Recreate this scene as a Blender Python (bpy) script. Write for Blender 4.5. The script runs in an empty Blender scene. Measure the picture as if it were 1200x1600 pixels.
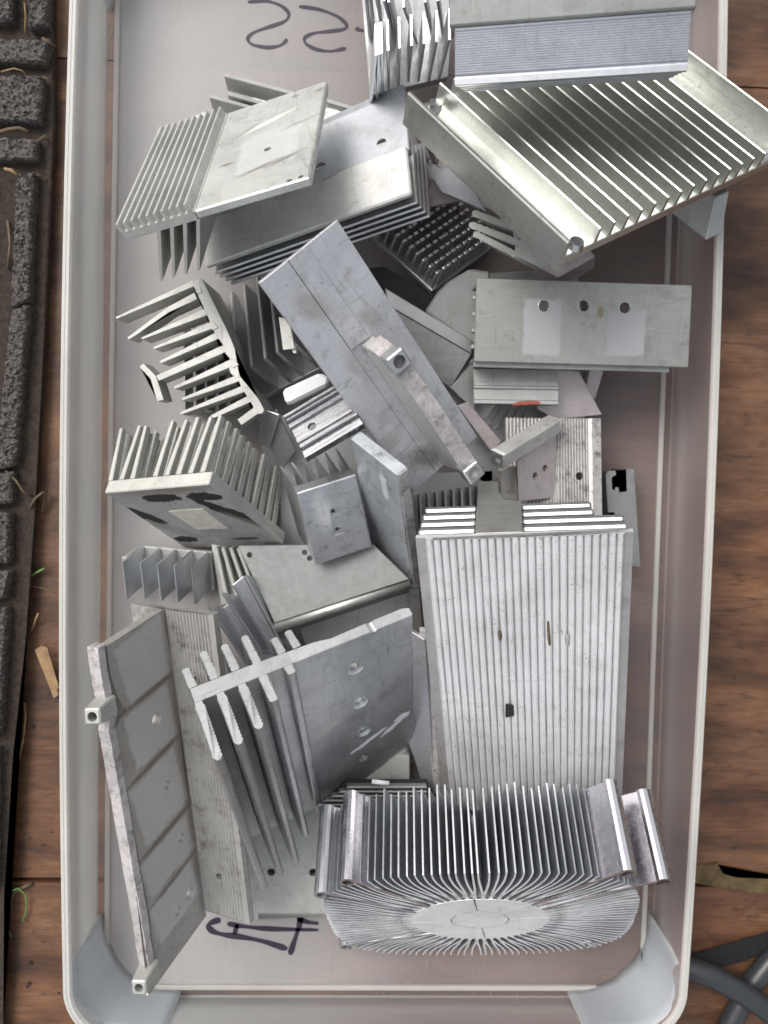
import bpy, bmesh, math, random, numpy as np
from mathutils import Vector, Matrix, noise
random.seed(7)
C = bpy.context.scene.collection
S = 0.001                                   # everything below is written in millimetres

# ------------------------------------------------------------------ camera, sky, sun, exposure
F_PX = 1250.0
CR = (-0.03661, -0.03385, 0.02421); CT = np.array([-13.49079, 0.0, 342.32557])
def rot(r):
    a, b, c = r
    Rx = np.array([[1,0,0],[0,math.cos(a),-math.sin(a)],[0,math.sin(a),math.cos(a)]])
    Ry = np.array([[math.cos(b),0,math.sin(b)],[0,1,0],[-math.sin(b),0,math.cos(b)]])
    Rz = np.array([[math.cos(c),-math.sin(c),0],[math.sin(c),math.cos(c),0],[0,0,1]])
    return Rz @ Ry @ Rx
RC = rot(CR)
cam = bpy.data.cameras.new('camera'); camo = bpy.data.objects.new('camera', cam); C.objects.link(camo)
m = Matrix([list(RC[i]) + [CT[i]*S] for i in range(3)] + [[0,0,0,1]])
camo.matrix_world = m
cam.sensor_fit = 'VERTICAL'; cam.sensor_height = 24; cam.lens = F_PX/1600*24
cam.clip_start = 0.01; cam.clip_end = 50
cam.dof.use_dof = True; cam.dof.focus_distance = 0.275; cam.dof.aperture_fstop = 9.0
bpy.context.scene.camera = camo
def ray(px, py): return RC @ np.array([(px-600)/F_PX, -(py-800)/F_PX, -1.0])
def U(px, py, z):                            # the place at height z that the photograph shows at px, py
    d = ray(px, py); k = (z-CT[2])/d[2]; return CT + k*d

SUN_EL, SUN_AZ = math.radians(50), math.radians(-48)      # azimuth from +Y, clockwise
w = bpy.data.worlds.new('World'); bpy.context.scene.world = w; w.use_nodes = True
nt = w.node_tree; nt.nodes.clear()
sky = nt.nodes.new('ShaderNodeTexSky'); sky.sky_type = 'NISHITA'; sky.sun_disc = False
sky.sun_elevation = SUN_EL; sky.sun_rotation = SUN_AZ; sky.dust_density = 6; sky.air_density = 1.6; sky.ozone_density = 1
hs = nt.nodes.new('ShaderNodeHueSaturation'); hs.inputs['Saturation'].default_value = 0.30
bg = nt.nodes.new('ShaderNodeBackground'); bg.inputs[1].default_value = 0.15
wo = nt.nodes.new('ShaderNodeOutputWorld')
nt.links.new(sky.outputs[0], hs.inputs['Color']); nt.links.new(hs.outputs[0], bg.inputs[0]); nt.links.new(bg.outputs[0], wo.inputs[0])
sl = bpy.data.lights.new('sun', 'SUN'); sl.energy = 1.1; sl.angle = math.radians(28); sl.color = (1, .985, .96)
so = bpy.data.objects.new('sun', sl); C.objects.link(so)
sd = Vector((math.sin(SUN_AZ)*math.cos(SUN_EL), math.cos(SUN_AZ)*math.cos(SUN_EL), math.sin(SUN_EL)))
so.rotation_euler = sd.to_track_quat('Z', 'Y').to_euler()
vs = bpy.context.scene.view_settings
vs.view_transform = 'Standard'; vs.look = 'None'; vs.gamma = 1; vs.exposure = 0.27
cy = bpy.context.scene.cycles
try:
    cy.use_denoising = True; cy.max_bounces = 8; cy.transparent_max_bounces = 12; cy.sample_clamp_indirect = 4
except Exception: pass

# ------------------------------------------------------------------ materials
def newmat(name):
    mt = bpy.data.materials.new(name); mt.use_nodes = True; nt = mt.node_tree
    return mt, nt, nt.nodes['Principled BSDF']
def N(nt, t, **k):
    n = nt.nodes.new(t)
    for a, b in k.items(): setattr(n, a, b)
    return n
def ramp(nt, stops, src):
    r = N(nt, 'ShaderNodeValToRGB'); e = r.color_ramp.elements
    e[0].position, e[0].color = stops[0][0], tuple(stops[0][1])+(1,)
    e[1].position, e[1].color = stops[-1][0], tuple(stops[-1][1])+(1,)
    for p, c in stops[1:-1]:
        q = e.new(p); q.color = tuple(c)+(1,)
    nt.links.new(src, r.inputs[0]); return r
def noise_tex(nt, scale, detail=4, rough=.6, vec=None, stretch=None):
    n = N(nt, 'ShaderNodeTexNoise'); n.inputs['Scale'].default_value = scale
    n.inputs['Detail'].default_value = detail; n.inputs['Roughness'].default_value = rough
    tc = N(nt, 'ShaderNodeTexCoord'); v = tc.outputs['Object']
    if stretch:
        mp = N(nt, 'ShaderNodeMapping'); mp.inputs['Scale'].default_value = stretch
        nt.links.new(v, mp.inputs[0]); v = mp.outputs[0]
    nt.links.new(v, n.inputs['Vector']); return n
def mix(nt, fac, a, b):
    x = N(nt, 'ShaderNodeMix', data_type='RGBA')
    for s, v in ((x.inputs[0], fac), (x.inputs[6], a), (x.inputs[7], b)):
        if isinstance(v, (int, float)): s.default_value = v
        elif isinstance(v, tuple): s.default_value = v+(1,)
        else: nt.links.new(v, s)
    return x.outputs[2]
def alu(name, col=(.60,.61,.62), rough=.42, metal=.88, dirt=.25, dirtcol=(.10,.085,.07), brush=None, dscale=60, bump=.12, specks=.62, scr=.5, scrcol=(.2,.19,.18), spots=(), blotch=.80):
    mt, nt, p = newmat(name)
    big = noise_tex(nt, 38, 8, .68); fine = noise_tex(nt, 420, 3, .7)
    v = ramp(nt, [(.3, tuple(c*blotch for c in col)), (.5, col), (.7, tuple(min(1, c*(1+(1-blotch)*.64)) for c in col))], big.outputs[0])
    dn = noise_tex(nt, dscale, 6, .72)
    dr = ramp(nt, [(.52, (0,0,0)), (.72, (1,1,1))], dn.outputs[0])
    ml = N(nt, 'ShaderNodeMath', operation='MULTIPLY'); ml.inputs[1].default_value = dirt
    nt.links.new(dr.outputs[0], ml.inputs[0])
    c1 = mix(nt, ml.outputs[0], v.outputs[0], dirtcol)
    # tiny pits and specks
    sr = ramp(nt, [(specks, (0,0,0)), (specks+.06, (.7,.7,.7))], noise_tex(nt, 1500, 2, .6).outputs[0])
    sm = ramp(nt, [(.50, (0,0,0)), (.68, (1,1,1))], noise_tex(nt, 130, 3, .6).outputs[0])
    sx = N(nt, 'ShaderNodeMath', operation='MULTIPLY'); nt.links.new(sr.outputs[0], sx.inputs[0]); nt.links.new(sm.outputs[0], sx.inputs[1])
    c2 = mix(nt, sx.outputs[0], c1, (.13,.12,.11))
    # hair scratches: thin contour lines of stretched noise, in two directions
    for st, an, amt in (((1,.09,1), .5, scr), ((.12,1,1), -.35, scr*.8)):
        n_ = noise_tex(nt, 170, 1.5, .5, stretch=st); n_.inputs['Distortion'].default_value = .15
        mp_ = [l.from_node for l in nt.links if l.to_node == n_][0]; mp_.inputs['Rotation'].default_value = (.2, .1, an)
        e_ = ramp(nt, [(.585, (0,0,0)), (.592, (amt,)*3), (.599, (0,0,0))], n_.outputs[0])
        c2 = mix(nt, e_.outputs[0], c2, scrcol)
    # stains, residues and painted shade with a place and an outline of their own (mm, on the part)
    p.inputs['Metallic'].default_value = metal; met = None
    for (cx, cy, rx, ry, an, scol, amt, soft, namp) in spots:
        tc = N(nt, 'ShaderNodeTexCoord'); mp_ = N(nt, 'ShaderNodeMapping', vector_type='TEXTURE')
        mp_.inputs['Location'].default_value = (cx*S, cy*S, 0); mp_.inputs['Rotation'].default_value = (0, 0, an); mp_.inputs['Scale'].default_value = (rx*S, ry*S, 10)
        nt.links.new(tc.outputs['Object'], mp_.inputs[0]); ln = N(nt, 'ShaderNodeVectorMath', operation='LENGTH'); nt.links.new(mp_.outputs[0], ln.inputs[0])
        if soft < 0:                              # square-cornered residue
            soft = -soft; ab = N(nt, 'ShaderNodeVectorMath', operation='ABSOLUTE'); nt.links.new(mp_.outputs[0], ab.inputs[0]); sx_ = N(nt, 'ShaderNodeSeparateXYZ'); nt.links.new(ab.outputs[0], sx_.inputs[0])
            mxn = N(nt, 'ShaderNodeMath', operation='MAXIMUM'); nt.links.new(sx_.outputs[0], mxn.inputs[0]); nt.links.new(sx_.outputs[1], mxn.inputs[1]); dist_ = mxn.outputs[0]
        else: dist_ = ln.outputs['Value']
        nz = noise_tex(nt, 260, 5, .7); ma = N(nt, 'ShaderNodeMath', operation='MULTIPLY_ADD'); ma.inputs[1].default_value = namp
        nt.links.new(nz.outputs[0], ma.inputs[0]); nt.links.new(dist_, ma.inputs[2])
        th = 1+namp*.5; rr = ramp(nt, [(0, (1,1,1)), (1, (0,0,0))], ma.outputs[0]); e = rr.color_ramp.elements
        mr_ = N(nt, 'ShaderNodeMapRange'); mr_.inputs[1].default_value = th-soft; mr_.inputs[2].default_value = th+soft; mr_.inputs[3].default_value = amt; mr_.inputs[4].default_value = 0
        nt.links.new(ma.outputs[0], mr_.inputs[0]); nt.nodes.remove(rr)
        c2 = mix(nt, mr_.outputs[0], c2, scol)
        iv = N(nt, 'ShaderNodeMath', operation='MULTIPLY_ADD'); iv.inputs[1].default_value = -metal; nt.links.new(mr_.outputs[0], iv.inputs[0]); iv.inputs[2].default_value = metal
        if met is None: met = iv.outputs[0]
        else:
            mn = N(nt, 'ShaderNodeMath', operation='MINIMUM'); nt.links.new(met, mn.inputs[0]); nt.links.new(iv.outputs[0], mn.inputs[1]); met = mn.outputs[0]
    if met is not None: nt.links.new(met, p.inputs['Metallic'])
    nt.links.new(c2, p.inputs['Base Color'])
    mr = N(nt, 'ShaderNodeMapRange'); mr.inputs[3].default_value = rough-.1; mr.inputs[4].default_value = rough+.18
    nt.links.new(fine.outputs[0], mr.inputs[0]); nt.links.new(mr.outputs[0], p.inputs['Roughness'])
    b = N(nt, 'ShaderNodeBump'); b.inputs['Strength'].default_value = bump; b.inputs['Distance'].default_value = .0004
    src = noise_tex(nt, 300, 4, .7, stretch=brush).outputs[0] if brush else fine.outputs[0]
    nt.links.new(src, b.inputs['Height']); nt.links.new(b.outputs[0], p.inputs['Normal'])
    return mt
def flat(name, col, rough=.6, metal=0, bump=0, scale=200, var=.25):
    mt, nt, p = newmat(name)
    n = noise_tex(nt, scale, 5, .65)
    r = ramp(nt, [(.3, tuple(c*(1-var) for c in col)), (.7, tuple(min(1, c*(1+var)) for c in col))], n.outputs[0])
    nt.links.new(r.outputs[0], p.inputs['Base Color']); p.inputs['Roughness'].default_value = rough; p.inputs['Metallic'].default_value = metal
    if bump:
        b = N(nt, 'ShaderNodeBump'); b.inputs['Strength'].default_value = bump; b.inputs['Distance'].default_value = .001
        nt.links.new(n.outputs[0], b.inputs['Height']); nt.links.new(b.outputs[0], p.inputs['Normal'])
    return mt
M = {}
M['alu'] = alu('plain_aluminium', (.58,.59,.60), .36, .92)
M['cool'] = alu('cool_grey_aluminium', (.60,.61,.65), .5, .8, .30, dscale=40, specks=.60)
M['warm'] = alu('warm_grey_aluminium', (.58,.58,.56), .52, .6, .30, (.16,.13,.10))
M['cream'] = alu('dull_cream_aluminium', (.53,.53,.50), .58, .6, .3, (.2,.17,.13))
M['bright'] = alu('bright_aluminium', (.88,.88,.885), .34, .6, .22, (.34,.32,.30), specks=.59, blotch=.88, scr=.35)
M['silver'] = alu('clean_silver_aluminium', (.66,.67,.70), .30, .96, .06, specks=.68, scr=.25)
M['fin'] = alu('thin_fin_aluminium', (.66,.68,.71), .32, .92, .06, specks=.70, scr=.1)
M['railmetal'] = alu('bluish_brown_plated_metal', (.40,.40,.42), .24, .97, .6, (.22,.17,.10), brush=(.1,1.5,1), bump=.3, dscale=50)
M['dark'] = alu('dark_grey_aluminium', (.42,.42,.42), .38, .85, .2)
M['dull'] = alu('brushed_dull_aluminium', (.46,.46,.445), .42, .85, .2, brush=(.12,1.6,1), bump=.3)
M['folded'] = alu('satin_folded_aluminium', (.27,.28,.275), .58, .8, .35, dscale=70)
M['green'] = alu('green_tinted_chromate', (.60,.613,.583), .28, .93, .12, (.25,.22,.12), brush=(1.6,.08,1), bump=.2)
M['rough'] = alu('rough_sawn_aluminium', (.52,.49,.49), .7, .45, .85, (.12,.10,.09), dscale=230, bump=1, specks=.52, blotch=.6)
M['pink'] = alu('pinkish_aluminium', (.56,.50,.50), .5, .75, .35, (.16,.12,.10), dscale=90)
M['dirty'] = alu('stained_grey_aluminium', (.46,.45,.43), .5, .7, .8, (.13,.105,.085), dscale=120, specks=.58)
M['rainbow'] = alu('faintly_iridescent_aluminium', (.66,.63,.67), .22, .98, 0, specks=.95, scr=.05, blotch=.95, bump=.03)
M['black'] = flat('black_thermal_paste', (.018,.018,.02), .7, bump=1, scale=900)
M['paste'] = flat('pale_thermal_paste', (.62,.60,.52), .75, bump=.3, scale=300, var=.15)
M['pastegrey'] = flat('grey_paste_film', (.36,.36,.37), .6, bump=.4, scale=500, var=.25)
M['stain'] = alu('brown_stained_aluminium', (.34,.31,.30), .6, .6, .5, (.2,.16,.13), dscale=200)
M['brownfilm'] = flat('brown_dirt_film', (.20,.175,.15), .85, bump=.3, scale=400, var=.4)
M['foam'] = flat('white_foam', (.72,.72,.74), .8, bump=.2, scale=400, var=.06)
M['hole'] = flat('dark_bore', (.03,.03,.03), .5)
M['screw'] = alu('bright_steel_screw', (.7,.7,.7), .18, 1, .1)
M['ink'] = flat('dark_violet_marker', (.025,.016,.035), .5)
M['red'] = flat('red_marker', (.30,.07,.05), .6)

# wood deck
def wood():
    mt, nt, p = newmat('weathered_brown_wood')
    g = noise_tex(nt, 55, 8, .62, stretch=(.4, 1.3, 1)); b = noise_tex(nt, 14, 6, .65, stretch=(.55, 1, 1)); sp = noise_tex(nt, 130, 5, .75, stretch=(.55,1.2,1))
    r = ramp(nt, [(.25, (.026,.011,.006)), (.42, (.070,.030,.014)), (.55, (.122,.057,.027)), (.75, (.21,.110,.058))], g.outputs[0])
    r2 = ramp(nt, [(.32, (.42,.40,.40)), (.52, (1,1,1)), (.72, (1.15,1.0,.86))], b.outputs[0])
    mm = N(nt, 'ShaderNodeMix', data_type='RGBA', blend_type='MULTIPLY'); mm.inputs[0].default_value = 1
    nt.links.new(r.outputs[0], mm.inputs[6]); nt.links.new(r2.outputs[0], mm.inputs[7])
    r3 = ramp(nt, [(.30, (.35,.35,.35)), (.42, (1,1,1)), (.7,(1.0,1.0,1.0)), (.78, (1.35,1.3,1.2))], sp.outputs[0])
    m2 = N(nt, 'ShaderNodeMix', data_type='RGBA', blend_type='MULTIPLY'); m2.inputs[0].default_value = .9
    nt.links.new(mm.outputs[2], m2.inputs[6]); nt.links.new(r3.outputs[0], m2.inputs[7])
    gr = noise_tex(nt, 520, 4, .7, stretch=(.09, 1.6, 1)); r4 = ramp(nt, [(.32, (.45,.42,.40)), (.5, (1,1,1)), (.72, (1.25,1.22,1.15))], gr.outputs[0])
    m3 = N(nt, 'ShaderNodeMix', data_type='RGBA', blend_type='MULTIPLY'); m3.inputs[0].default_value = .5
    nt.links.new(m2.outputs[2], m3.inputs[6]); nt.links.new(r4.outputs[0], m3.inputs[7])
    ck = noise_tex(nt, 38, 2, .5, stretch=(.12, 2.2, 1)); r5 = ramp(nt, [(.628, (1,1,1)), (.634, (.2,.17,.15)), (.640, (1,1,1))], ck.outputs[0])
    m4 = N(nt, 'ShaderNodeMix', data_type='RGBA', blend_type='MULTIPLY'); m4.inputs[0].default_value = .7
    nt.links.new(m3.outputs[2], m4.inputs[6]); nt.links.new(r5.outputs[0], m4.inputs[7])
    nt.links.new(m4.outputs[2], p.inputs['Base Color']); p.inputs['Roughness'].default_value = .58
    bp = N(nt, 'ShaderNodeBump'); bp.inputs['Strength'].default_value = .7; bp.inputs['Distance'].default_value = .0012
    nt.links.new(g.outputs[0], bp.inputs['Height']); nt.links.new(bp.outputs[0], p.inputs['Normal'])
    return mt
M['wood'] = wood()
def plastic(name, tint, transp, rough=.35, transp2=None, trl=.5):
    mt = bpy.data.materials.new(name); mt.use_nodes = True; nt = mt.node_tree; nt.nodes.clear()
    out = N(nt, 'ShaderNodeOutputMaterial')
    tr = N(nt, 'ShaderNodeBsdfTransparent'); tr.inputs[0].default_value = (.93,.92,.94,1)
    di = N(nt, 'ShaderNodeBsdfDiffuse'); tl = N(nt, 'ShaderNodeBsdfTranslucent'); gl = N(nt, 'ShaderNodeBsdfGlossy')
    nn = noise_tex(nt, 25, 5, .6); r = ramp(nt, [(.3, tuple(c*.9 for c in tint)), (.7, tint)], nn.outputs[0])
    sc = noise_tex(nt, 140, 4, .7, stretch=(1,.15,1)); 
    nt.links.new(r.outputs[0], di.inputs[0]); nt.links.new(r.outputs[0], tl.inputs[0]); tintout = r.outputs[0]
    a = N(nt, 'ShaderNodeMixShader'); a.inputs[0].default_value = trl
    nt.links.new(di.outputs[0], a.inputs[1]); nt.links.new(tl.outputs[0], a.inputs[2])
    # dust specks and hair scratches on the plastic
    dsp = ramp(nt, [(.70, (0,0,0)), (.76, (.6,.6,.6))], noise_tex(nt, 800, 3, .6).outputs[0])
    hs_ = noise_tex(nt, 60, 2, .5, stretch=(1,.12,1)); hr_ = ramp(nt, [(.60, (0,0,0)), (.603, (.07,.07,.07)), (.606, (0,0,0))], hs_.outputs[0])
    ds_ = N(nt, 'ShaderNodeBsdfDiffuse'); ds_.inputs[0].default_value = (.16,.13,.11,1)
    a2 = N(nt, 'ShaderNodeMixShader'); nt.links.new(dsp.outputs[0], a2.inputs[0]); nt.links.new(a.outputs[0], a2.inputs[1]); nt.links.new(ds_.outputs[0], a2.inputs[2]); a_top = a2
    b = N(nt, 'ShaderNodeMixShader'); b.inputs[0].default_value = transp
    nt.links.new(a_top.outputs[0], b.inputs[1]); nt.links.new(tr.outputs[0], b.inputs[2])
    wsc = N(nt, 'ShaderNodeBsdfDiffuse'); wsc.inputs[0].default_value = (.85,.85,.85,1)
    b_ = N(nt, 'ShaderNodeMixShader'); nt.links.new(hr_.outputs[0], b_.inputs[0]); nt.links.new(b.outputs[0], b_.inputs[1]); nt.links.new(wsc.outputs[0], b_.inputs[2])
    if transp2 is not None:                     # left-to-right light falloff put into the plastic's clarity and tint
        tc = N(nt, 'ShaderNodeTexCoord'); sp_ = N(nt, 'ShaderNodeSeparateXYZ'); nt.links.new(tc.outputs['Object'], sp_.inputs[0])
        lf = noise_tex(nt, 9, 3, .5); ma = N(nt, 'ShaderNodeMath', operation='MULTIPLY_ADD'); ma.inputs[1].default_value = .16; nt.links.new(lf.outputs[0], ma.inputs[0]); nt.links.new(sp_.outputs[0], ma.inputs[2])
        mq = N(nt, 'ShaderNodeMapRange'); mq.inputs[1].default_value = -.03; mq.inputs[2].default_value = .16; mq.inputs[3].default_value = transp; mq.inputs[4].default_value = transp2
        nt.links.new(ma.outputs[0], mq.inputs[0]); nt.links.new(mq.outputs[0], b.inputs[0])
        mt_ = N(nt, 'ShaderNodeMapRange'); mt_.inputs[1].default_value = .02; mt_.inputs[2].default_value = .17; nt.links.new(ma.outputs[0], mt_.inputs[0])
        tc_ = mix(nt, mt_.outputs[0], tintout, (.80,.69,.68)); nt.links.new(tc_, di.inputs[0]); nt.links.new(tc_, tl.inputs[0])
    mr = N(nt, 'ShaderNodeMapRange'); mr.inputs[3].default_value = rough-.12; mr.inputs[4].default_value = rough+.15
    nt.links.new(sc.outputs[0], mr.inputs[0]); nt.links.new(mr.outputs[0], gl.inputs['Roughness'])
    fr0 = N(nt, 'ShaderNodeFresnel'); fr0.inputs[0].default_value = 1.42; fr = N(nt, 'ShaderNodeMath', operation='MULTIPLY'); fr.inputs[1].default_value = .55; nt.links.new(fr0.outputs[0], fr.inputs[0])
    bp = N(nt, 'ShaderNodeBump'); bp.inputs['Strength'].default_value = .03; bp.inputs['Distance'].default_value = .0004
    nt.links.new(sc.outputs[0], bp.inputs['Height']); nt.links.new(bp.outputs[0], gl.inputs['Normal'])
    c = N(nt, 'ShaderNodeMixShader')
    nt.links.new(fr.outputs[0], c.inputs[0]); nt.links.new(b_.outputs[0], c.inputs[1]); nt.links.new(gl.outputs[0], c.inputs[2])
    nt.links.new(c.outputs[0], out.inputs[0]); return mt
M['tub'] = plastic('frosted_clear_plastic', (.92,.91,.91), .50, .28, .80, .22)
M['tubweb'] = plastic('bluish_milky_plastic', (.78,.84,.88), .46, .3, None, .4)
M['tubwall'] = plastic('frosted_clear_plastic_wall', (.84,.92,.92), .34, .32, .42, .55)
M['tubrim'] = plastic('thick_frosted_plastic_edge', (.88,.87,.83), .15)
M['tubclear'] = plastic('thin_frosted_plastic', (.6,.52,.5), .66)
M['mat'] = flat('coarse_grey_rubber_crumb', (.095,.083,.078), .7, bump=1, scale=900, var=.6)
M['matbase'] = flat('dark_coir_base', (.035,.024,.017), .9, bump=1, scale=400, var=.6)
M['ribface'] = alu('fine_ribbed_silver', (.62,.63,.66), .3, .95, .08, specks=.66, scr=.2, blotch=.9, bump=.02)
M['hub'] = alu('machined_hub_face', (.84,.84,.85), .5, .45, .08, specks=.7, scr=.3)
M['groove'] = alu('shade_toned_groove', (.50,.48,.47), .5, .8, .4)  # darker tone that stands in for shade between ridges
M['straw'] = flat('dry_straw', (.27,.17,.085), .7, var=.3)
M['twig'] = flat('dull_dry_stalk', (.12,.085,.05), .8, var=.4)
M['grass'] = flat('green_grass_blade', (.12,.22,.05), .6, var=.3)
M['moss'] = flat('mossy_wood', (.085,.056,.022), .9, bump=1, scale=250, var=.5)
M['cable'] = flat('grey_rubber_cable', (.030,.033,.038), .34, bump=.1, scale=500, var=.1)
M['strap'] = flat('black_webbing', (.006,.006,.008), .75, bump=1, scale=700, var=.4)

# ------------------------------------------------------------------ mesh helpers
def link(name, me, mat, parent=None):
    if mat is not None and len(me.materials) == 0: me.materials.append(mat if not isinstance(mat, str) else M[mat])
    o = bpy.data.objects.new(name, me); C.objects.link(o)
    if parent is not None: o.parent = parent
    return o
def from_bm(name, bm, mat, parent=None, smooth=False):
    bmesh.ops.recalc_face_normals(bm, faces=bm.faces)
    bmesh.ops.scale(bm, vec=(S,S,S), verts=bm.verts)
    me = bpy.data.meshes.new(name); bm.to_mesh(me); bm.free()
    if smooth:
        me.polygons.foreach_set('use_smooth', [True]*len(me.polygons))
    return link(name, me, mat, parent)
PL = {'xz': lambda a,b,c: (a,c,b), 'xy': lambda a,b,c: (a,b,c), 'yz': lambda a,b,c: (c,a,b)}
def prism_bm(poly, a0, a1, plane='xy', bm=None, bevel=0, shift=(0,0)):
    """extrude polygon poly (in plane) from a0 to a1 along the third axis"""
    bm = bm or bmesh.new(); f = PL[plane]
    lo = [bm.verts.new(f(p[0], p[1], a0)) for p in poly]; hi = [bm.verts.new(f(p[0]+shift[0], p[1]+shift[1], a1)) for p in poly]
    n = len(poly); fs = [bm.faces.new(lo[::-1]), bm.faces.new(hi)]
    for i in range(n): fs.append(bm.faces.new((lo[i], lo[(i+1)%n], hi[(i+1)%n], hi[i])))
    if n > 4: bmesh.ops.triangulate(bm, faces=fs[:2], ngon_method='EAR_CLIP')
    if bevel:
        bmesh.ops.recalc_face_normals(bm, faces=bm.faces)
        ed = [e for e in bm.edges if len(e.link_faces) == 2 and e.calc_face_angle(0) > .6]
        bmesh.ops.bevel(bm, geom=ed, offset=bevel, segments=1, affect='EDGES', profile=.5)
    return bm
def prism(name, poly, a0, a1, plane, mat, parent, bevel=0, shift=(0,0)):
    return from_bm(name, prism_bm(poly, a0, a1, plane, bevel=bevel, shift=shift), mat, parent)
def boxp(name, x0,x1,y0,y1,z0,z1, mat, parent, bevel=.25):
    return prism(name, [(x0,y0),(x1,y0),(x1,y1),(x0,y1)], min(z0,z1), max(z0,z1), 'xy', mat, parent, bevel)
def tube_bm(pts, r, seg=10, bm=None, cap=True):
    bm = bm or bmesh.new(); pts = [Vector(p) for p in pts]; rings = []
    for i, p in enumerate(pts):
        d = (pts[min(i+1, len(pts)-1)] - pts[max(i-1, 0)]).normalized()
        a = d.orthogonal().normalized() if i == 0 else (pa - d*pa.dot(d)).normalized()
        pa = a; b = d.cross(a); rr = r[i] if isinstance(r, (list, tuple)) else r
        rings.append([bm.verts.new(p + (a*math.cos(2*math.pi*k/seg) + b*math.sin(2*math.pi*k/seg))*rr) for k in range(seg)])
    for A, B in zip(rings, rings[1:]):
        for k in range(seg): bm.faces.new((A[k], A[(k+1)%seg], B[(k+1)%seg], B[k]))
    if cap: bm.faces.new(rings[0][::-1]); bm.faces.new(rings[-1])
    return bm
def cyl_between(p0, p1, r, seg=16): return tube_bm([p0, p1], r, seg)
def cut(o, bms, mat='hole'):
    """bore holes: bms are cutter bmeshes in the object's local mm space"""
    if not bms: return o
    me = bpy.data.meshes.new('cutter'); bm = bms[0]
    tmpm = None
    for b in bms[1:]:
        t = bpy.data.meshes.new('t'); b.to_mesh(t); b.free(); bm.from_mesh(t); bpy.data.meshes.remove(t)
    bmesh.ops.recalc_face_normals(bm, faces=bm.faces)
    bmesh.ops.scale(bm, vec=(S,S,S), verts=bm.verts); bm.to_mesh(me); bm.free()
    c = bpy.data.objects.new('cutter', me); C.objects.link(c); c.parent = o.parent
    md = o.modifiers.new('b', 'BOOLEAN'); md.operation = 'DIFFERENCE'; md.object = c; md.solver = 'EXACT'
    bpy.context.view_layer.update()
    dg = bpy.context.evaluated_depsgraph_get(); n = bpy.data.meshes.new_from_object(o.evaluated_get(dg))
    o.modifiers.clear(); old = o.data
    if abs(len(n.polygons)-len(old.polygons)) < 2:
        c2 = c.copy()
        md = o.modifiers.new('b', 'BOOLEAN'); md.operation = 'DIFFERENCE'; md.object = c; md.solver = 'FAST'
        bpy.context.view_layer.update(); dg = bpy.context.evaluated_depsgraph_get(); n = bpy.data.meshes.new_from_object(o.evaluated_get(dg)); o.modifiers.clear()
        bpy.data.objects.remove(c2)
    if len(n.polygons) > 3: o.data = n; n.name = old.name
    bpy.data.objects.remove(c); bpy.data.meshes.remove(me)
    return o
def root(name, label, cat, key=None, R=None, t=None, group='loose heat sinks piled in the plastic tub'):
    o = bpy.data.objects.new(name, None); C.objects.link(o); o.empty_display_size = .01
    if key: R = POSES[key]['R']; t = POSES[key]['t']
    if R is not None:
        o.matrix_world = Matrix([list(R[i]) + [t[i]*S] for i in range(3)] + [[0,0,0,1]])
    o['label'] = label; o['category'] = cat
    if group: o['group'] = group
    return o
def on_plane(rt, px, py, z=0, axis=2):
    """local mm coordinates where the line of sight meets the local plane axis=z of a thing"""
    mw = np.array(rt.matrix_world); R = mw[:3,:3]; t = mw[:3,3]/S
    o = R.T @ (CT - t); d = R.T @ ray(px, py); k = (z - o[axis])/d[axis]; return o + k*d
def basis(o, ax, ay):                          # pose from three places
    o, ax, ay = map(np.array, (o, ax, ay)); X = ax-o; lx = np.linalg.norm(X); X = X/lx
    Y = ay-o; Y = Y - X*(X@Y); ly = np.linalg.norm(Y); Y = Y/ly
    return np.stack([X, Y, np.cross(X, Y)], 1), o, lx, ly
def world_prism(name, poly, vec, mat, parent=None, bevel=.2):
    """poly: world mm points; extruded by vec; kept relative to the parent thing"""
    bm = bmesh.new(); v = Vector(vec)
    inv = parent.matrix_world.inverted() if parent is not None else Matrix.Identity(4)
    T = lambda p: (inv @ (Vector(p)*S))/S
    lo = [bm.verts.new(T(p)) for p in poly]; hi = [bm.verts.new(T(Vector(p)+v)) for p in poly]
    n = len(poly); fs = [bm.faces.new(lo[::-1]), bm.faces.new(hi)]
    for i in range(n): fs.append(bm.faces.new((lo[i], lo[(i+1)%n], hi[(i+1)%n], hi[i])))
    if n > 4: bmesh.ops.triangulate(bm, faces=fs[:2], ngon_method='EAR_CLIP')
    if bevel:
        bmesh.ops.recalc_face_normals(bm, faces=bm.faces)
        ed = [e for e in bm.edges if len(e.link_faces) == 2 and e.calc_face_angle(0) > .6]
        bmesh.ops.bevel(bm, geom=ed, offset=bevel, segments=1, affect='EDGES')
    return from_bm(name, bm, mat, parent)
def at(*pts): return [U(*p) for p in pts]
def normal_up(poly):
    a, b, c = [Vector(p) for p in poly[:3]]; n = (b-a).cross(c-a).normalized()
    return n if n.z > 0 else -n
def slab(name, pts, thick, mat, parent=None, bevel=.25, down=True):
    """a plate whose upper face passes through the given places, thickness going down"""
    P = at(*pts)
    A = np.array(P); c = A.mean(0); u, sv, vt = np.linalg.svd(A-c); nn = vt[2] if vt[2][2] > 0 else -vt[2]   # best plane through the places
    P = []
    for x, y, *_ in pts:
        d = ray(x, y); P.append(CT + d*((c-CT)@nn)/(d@nn))
    return world_prism(name, P, Vector(nn)*(-thick if down else thick), mat, parent, bevel)
def base_root(name, label, cat, pts, **k):
    P = at(*pts); c = sum(P)/len(P); return root(name, label, cat, R=np.eye(3), t=[c[0], c[1], min(p[2] for p in P)], **k)
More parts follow.
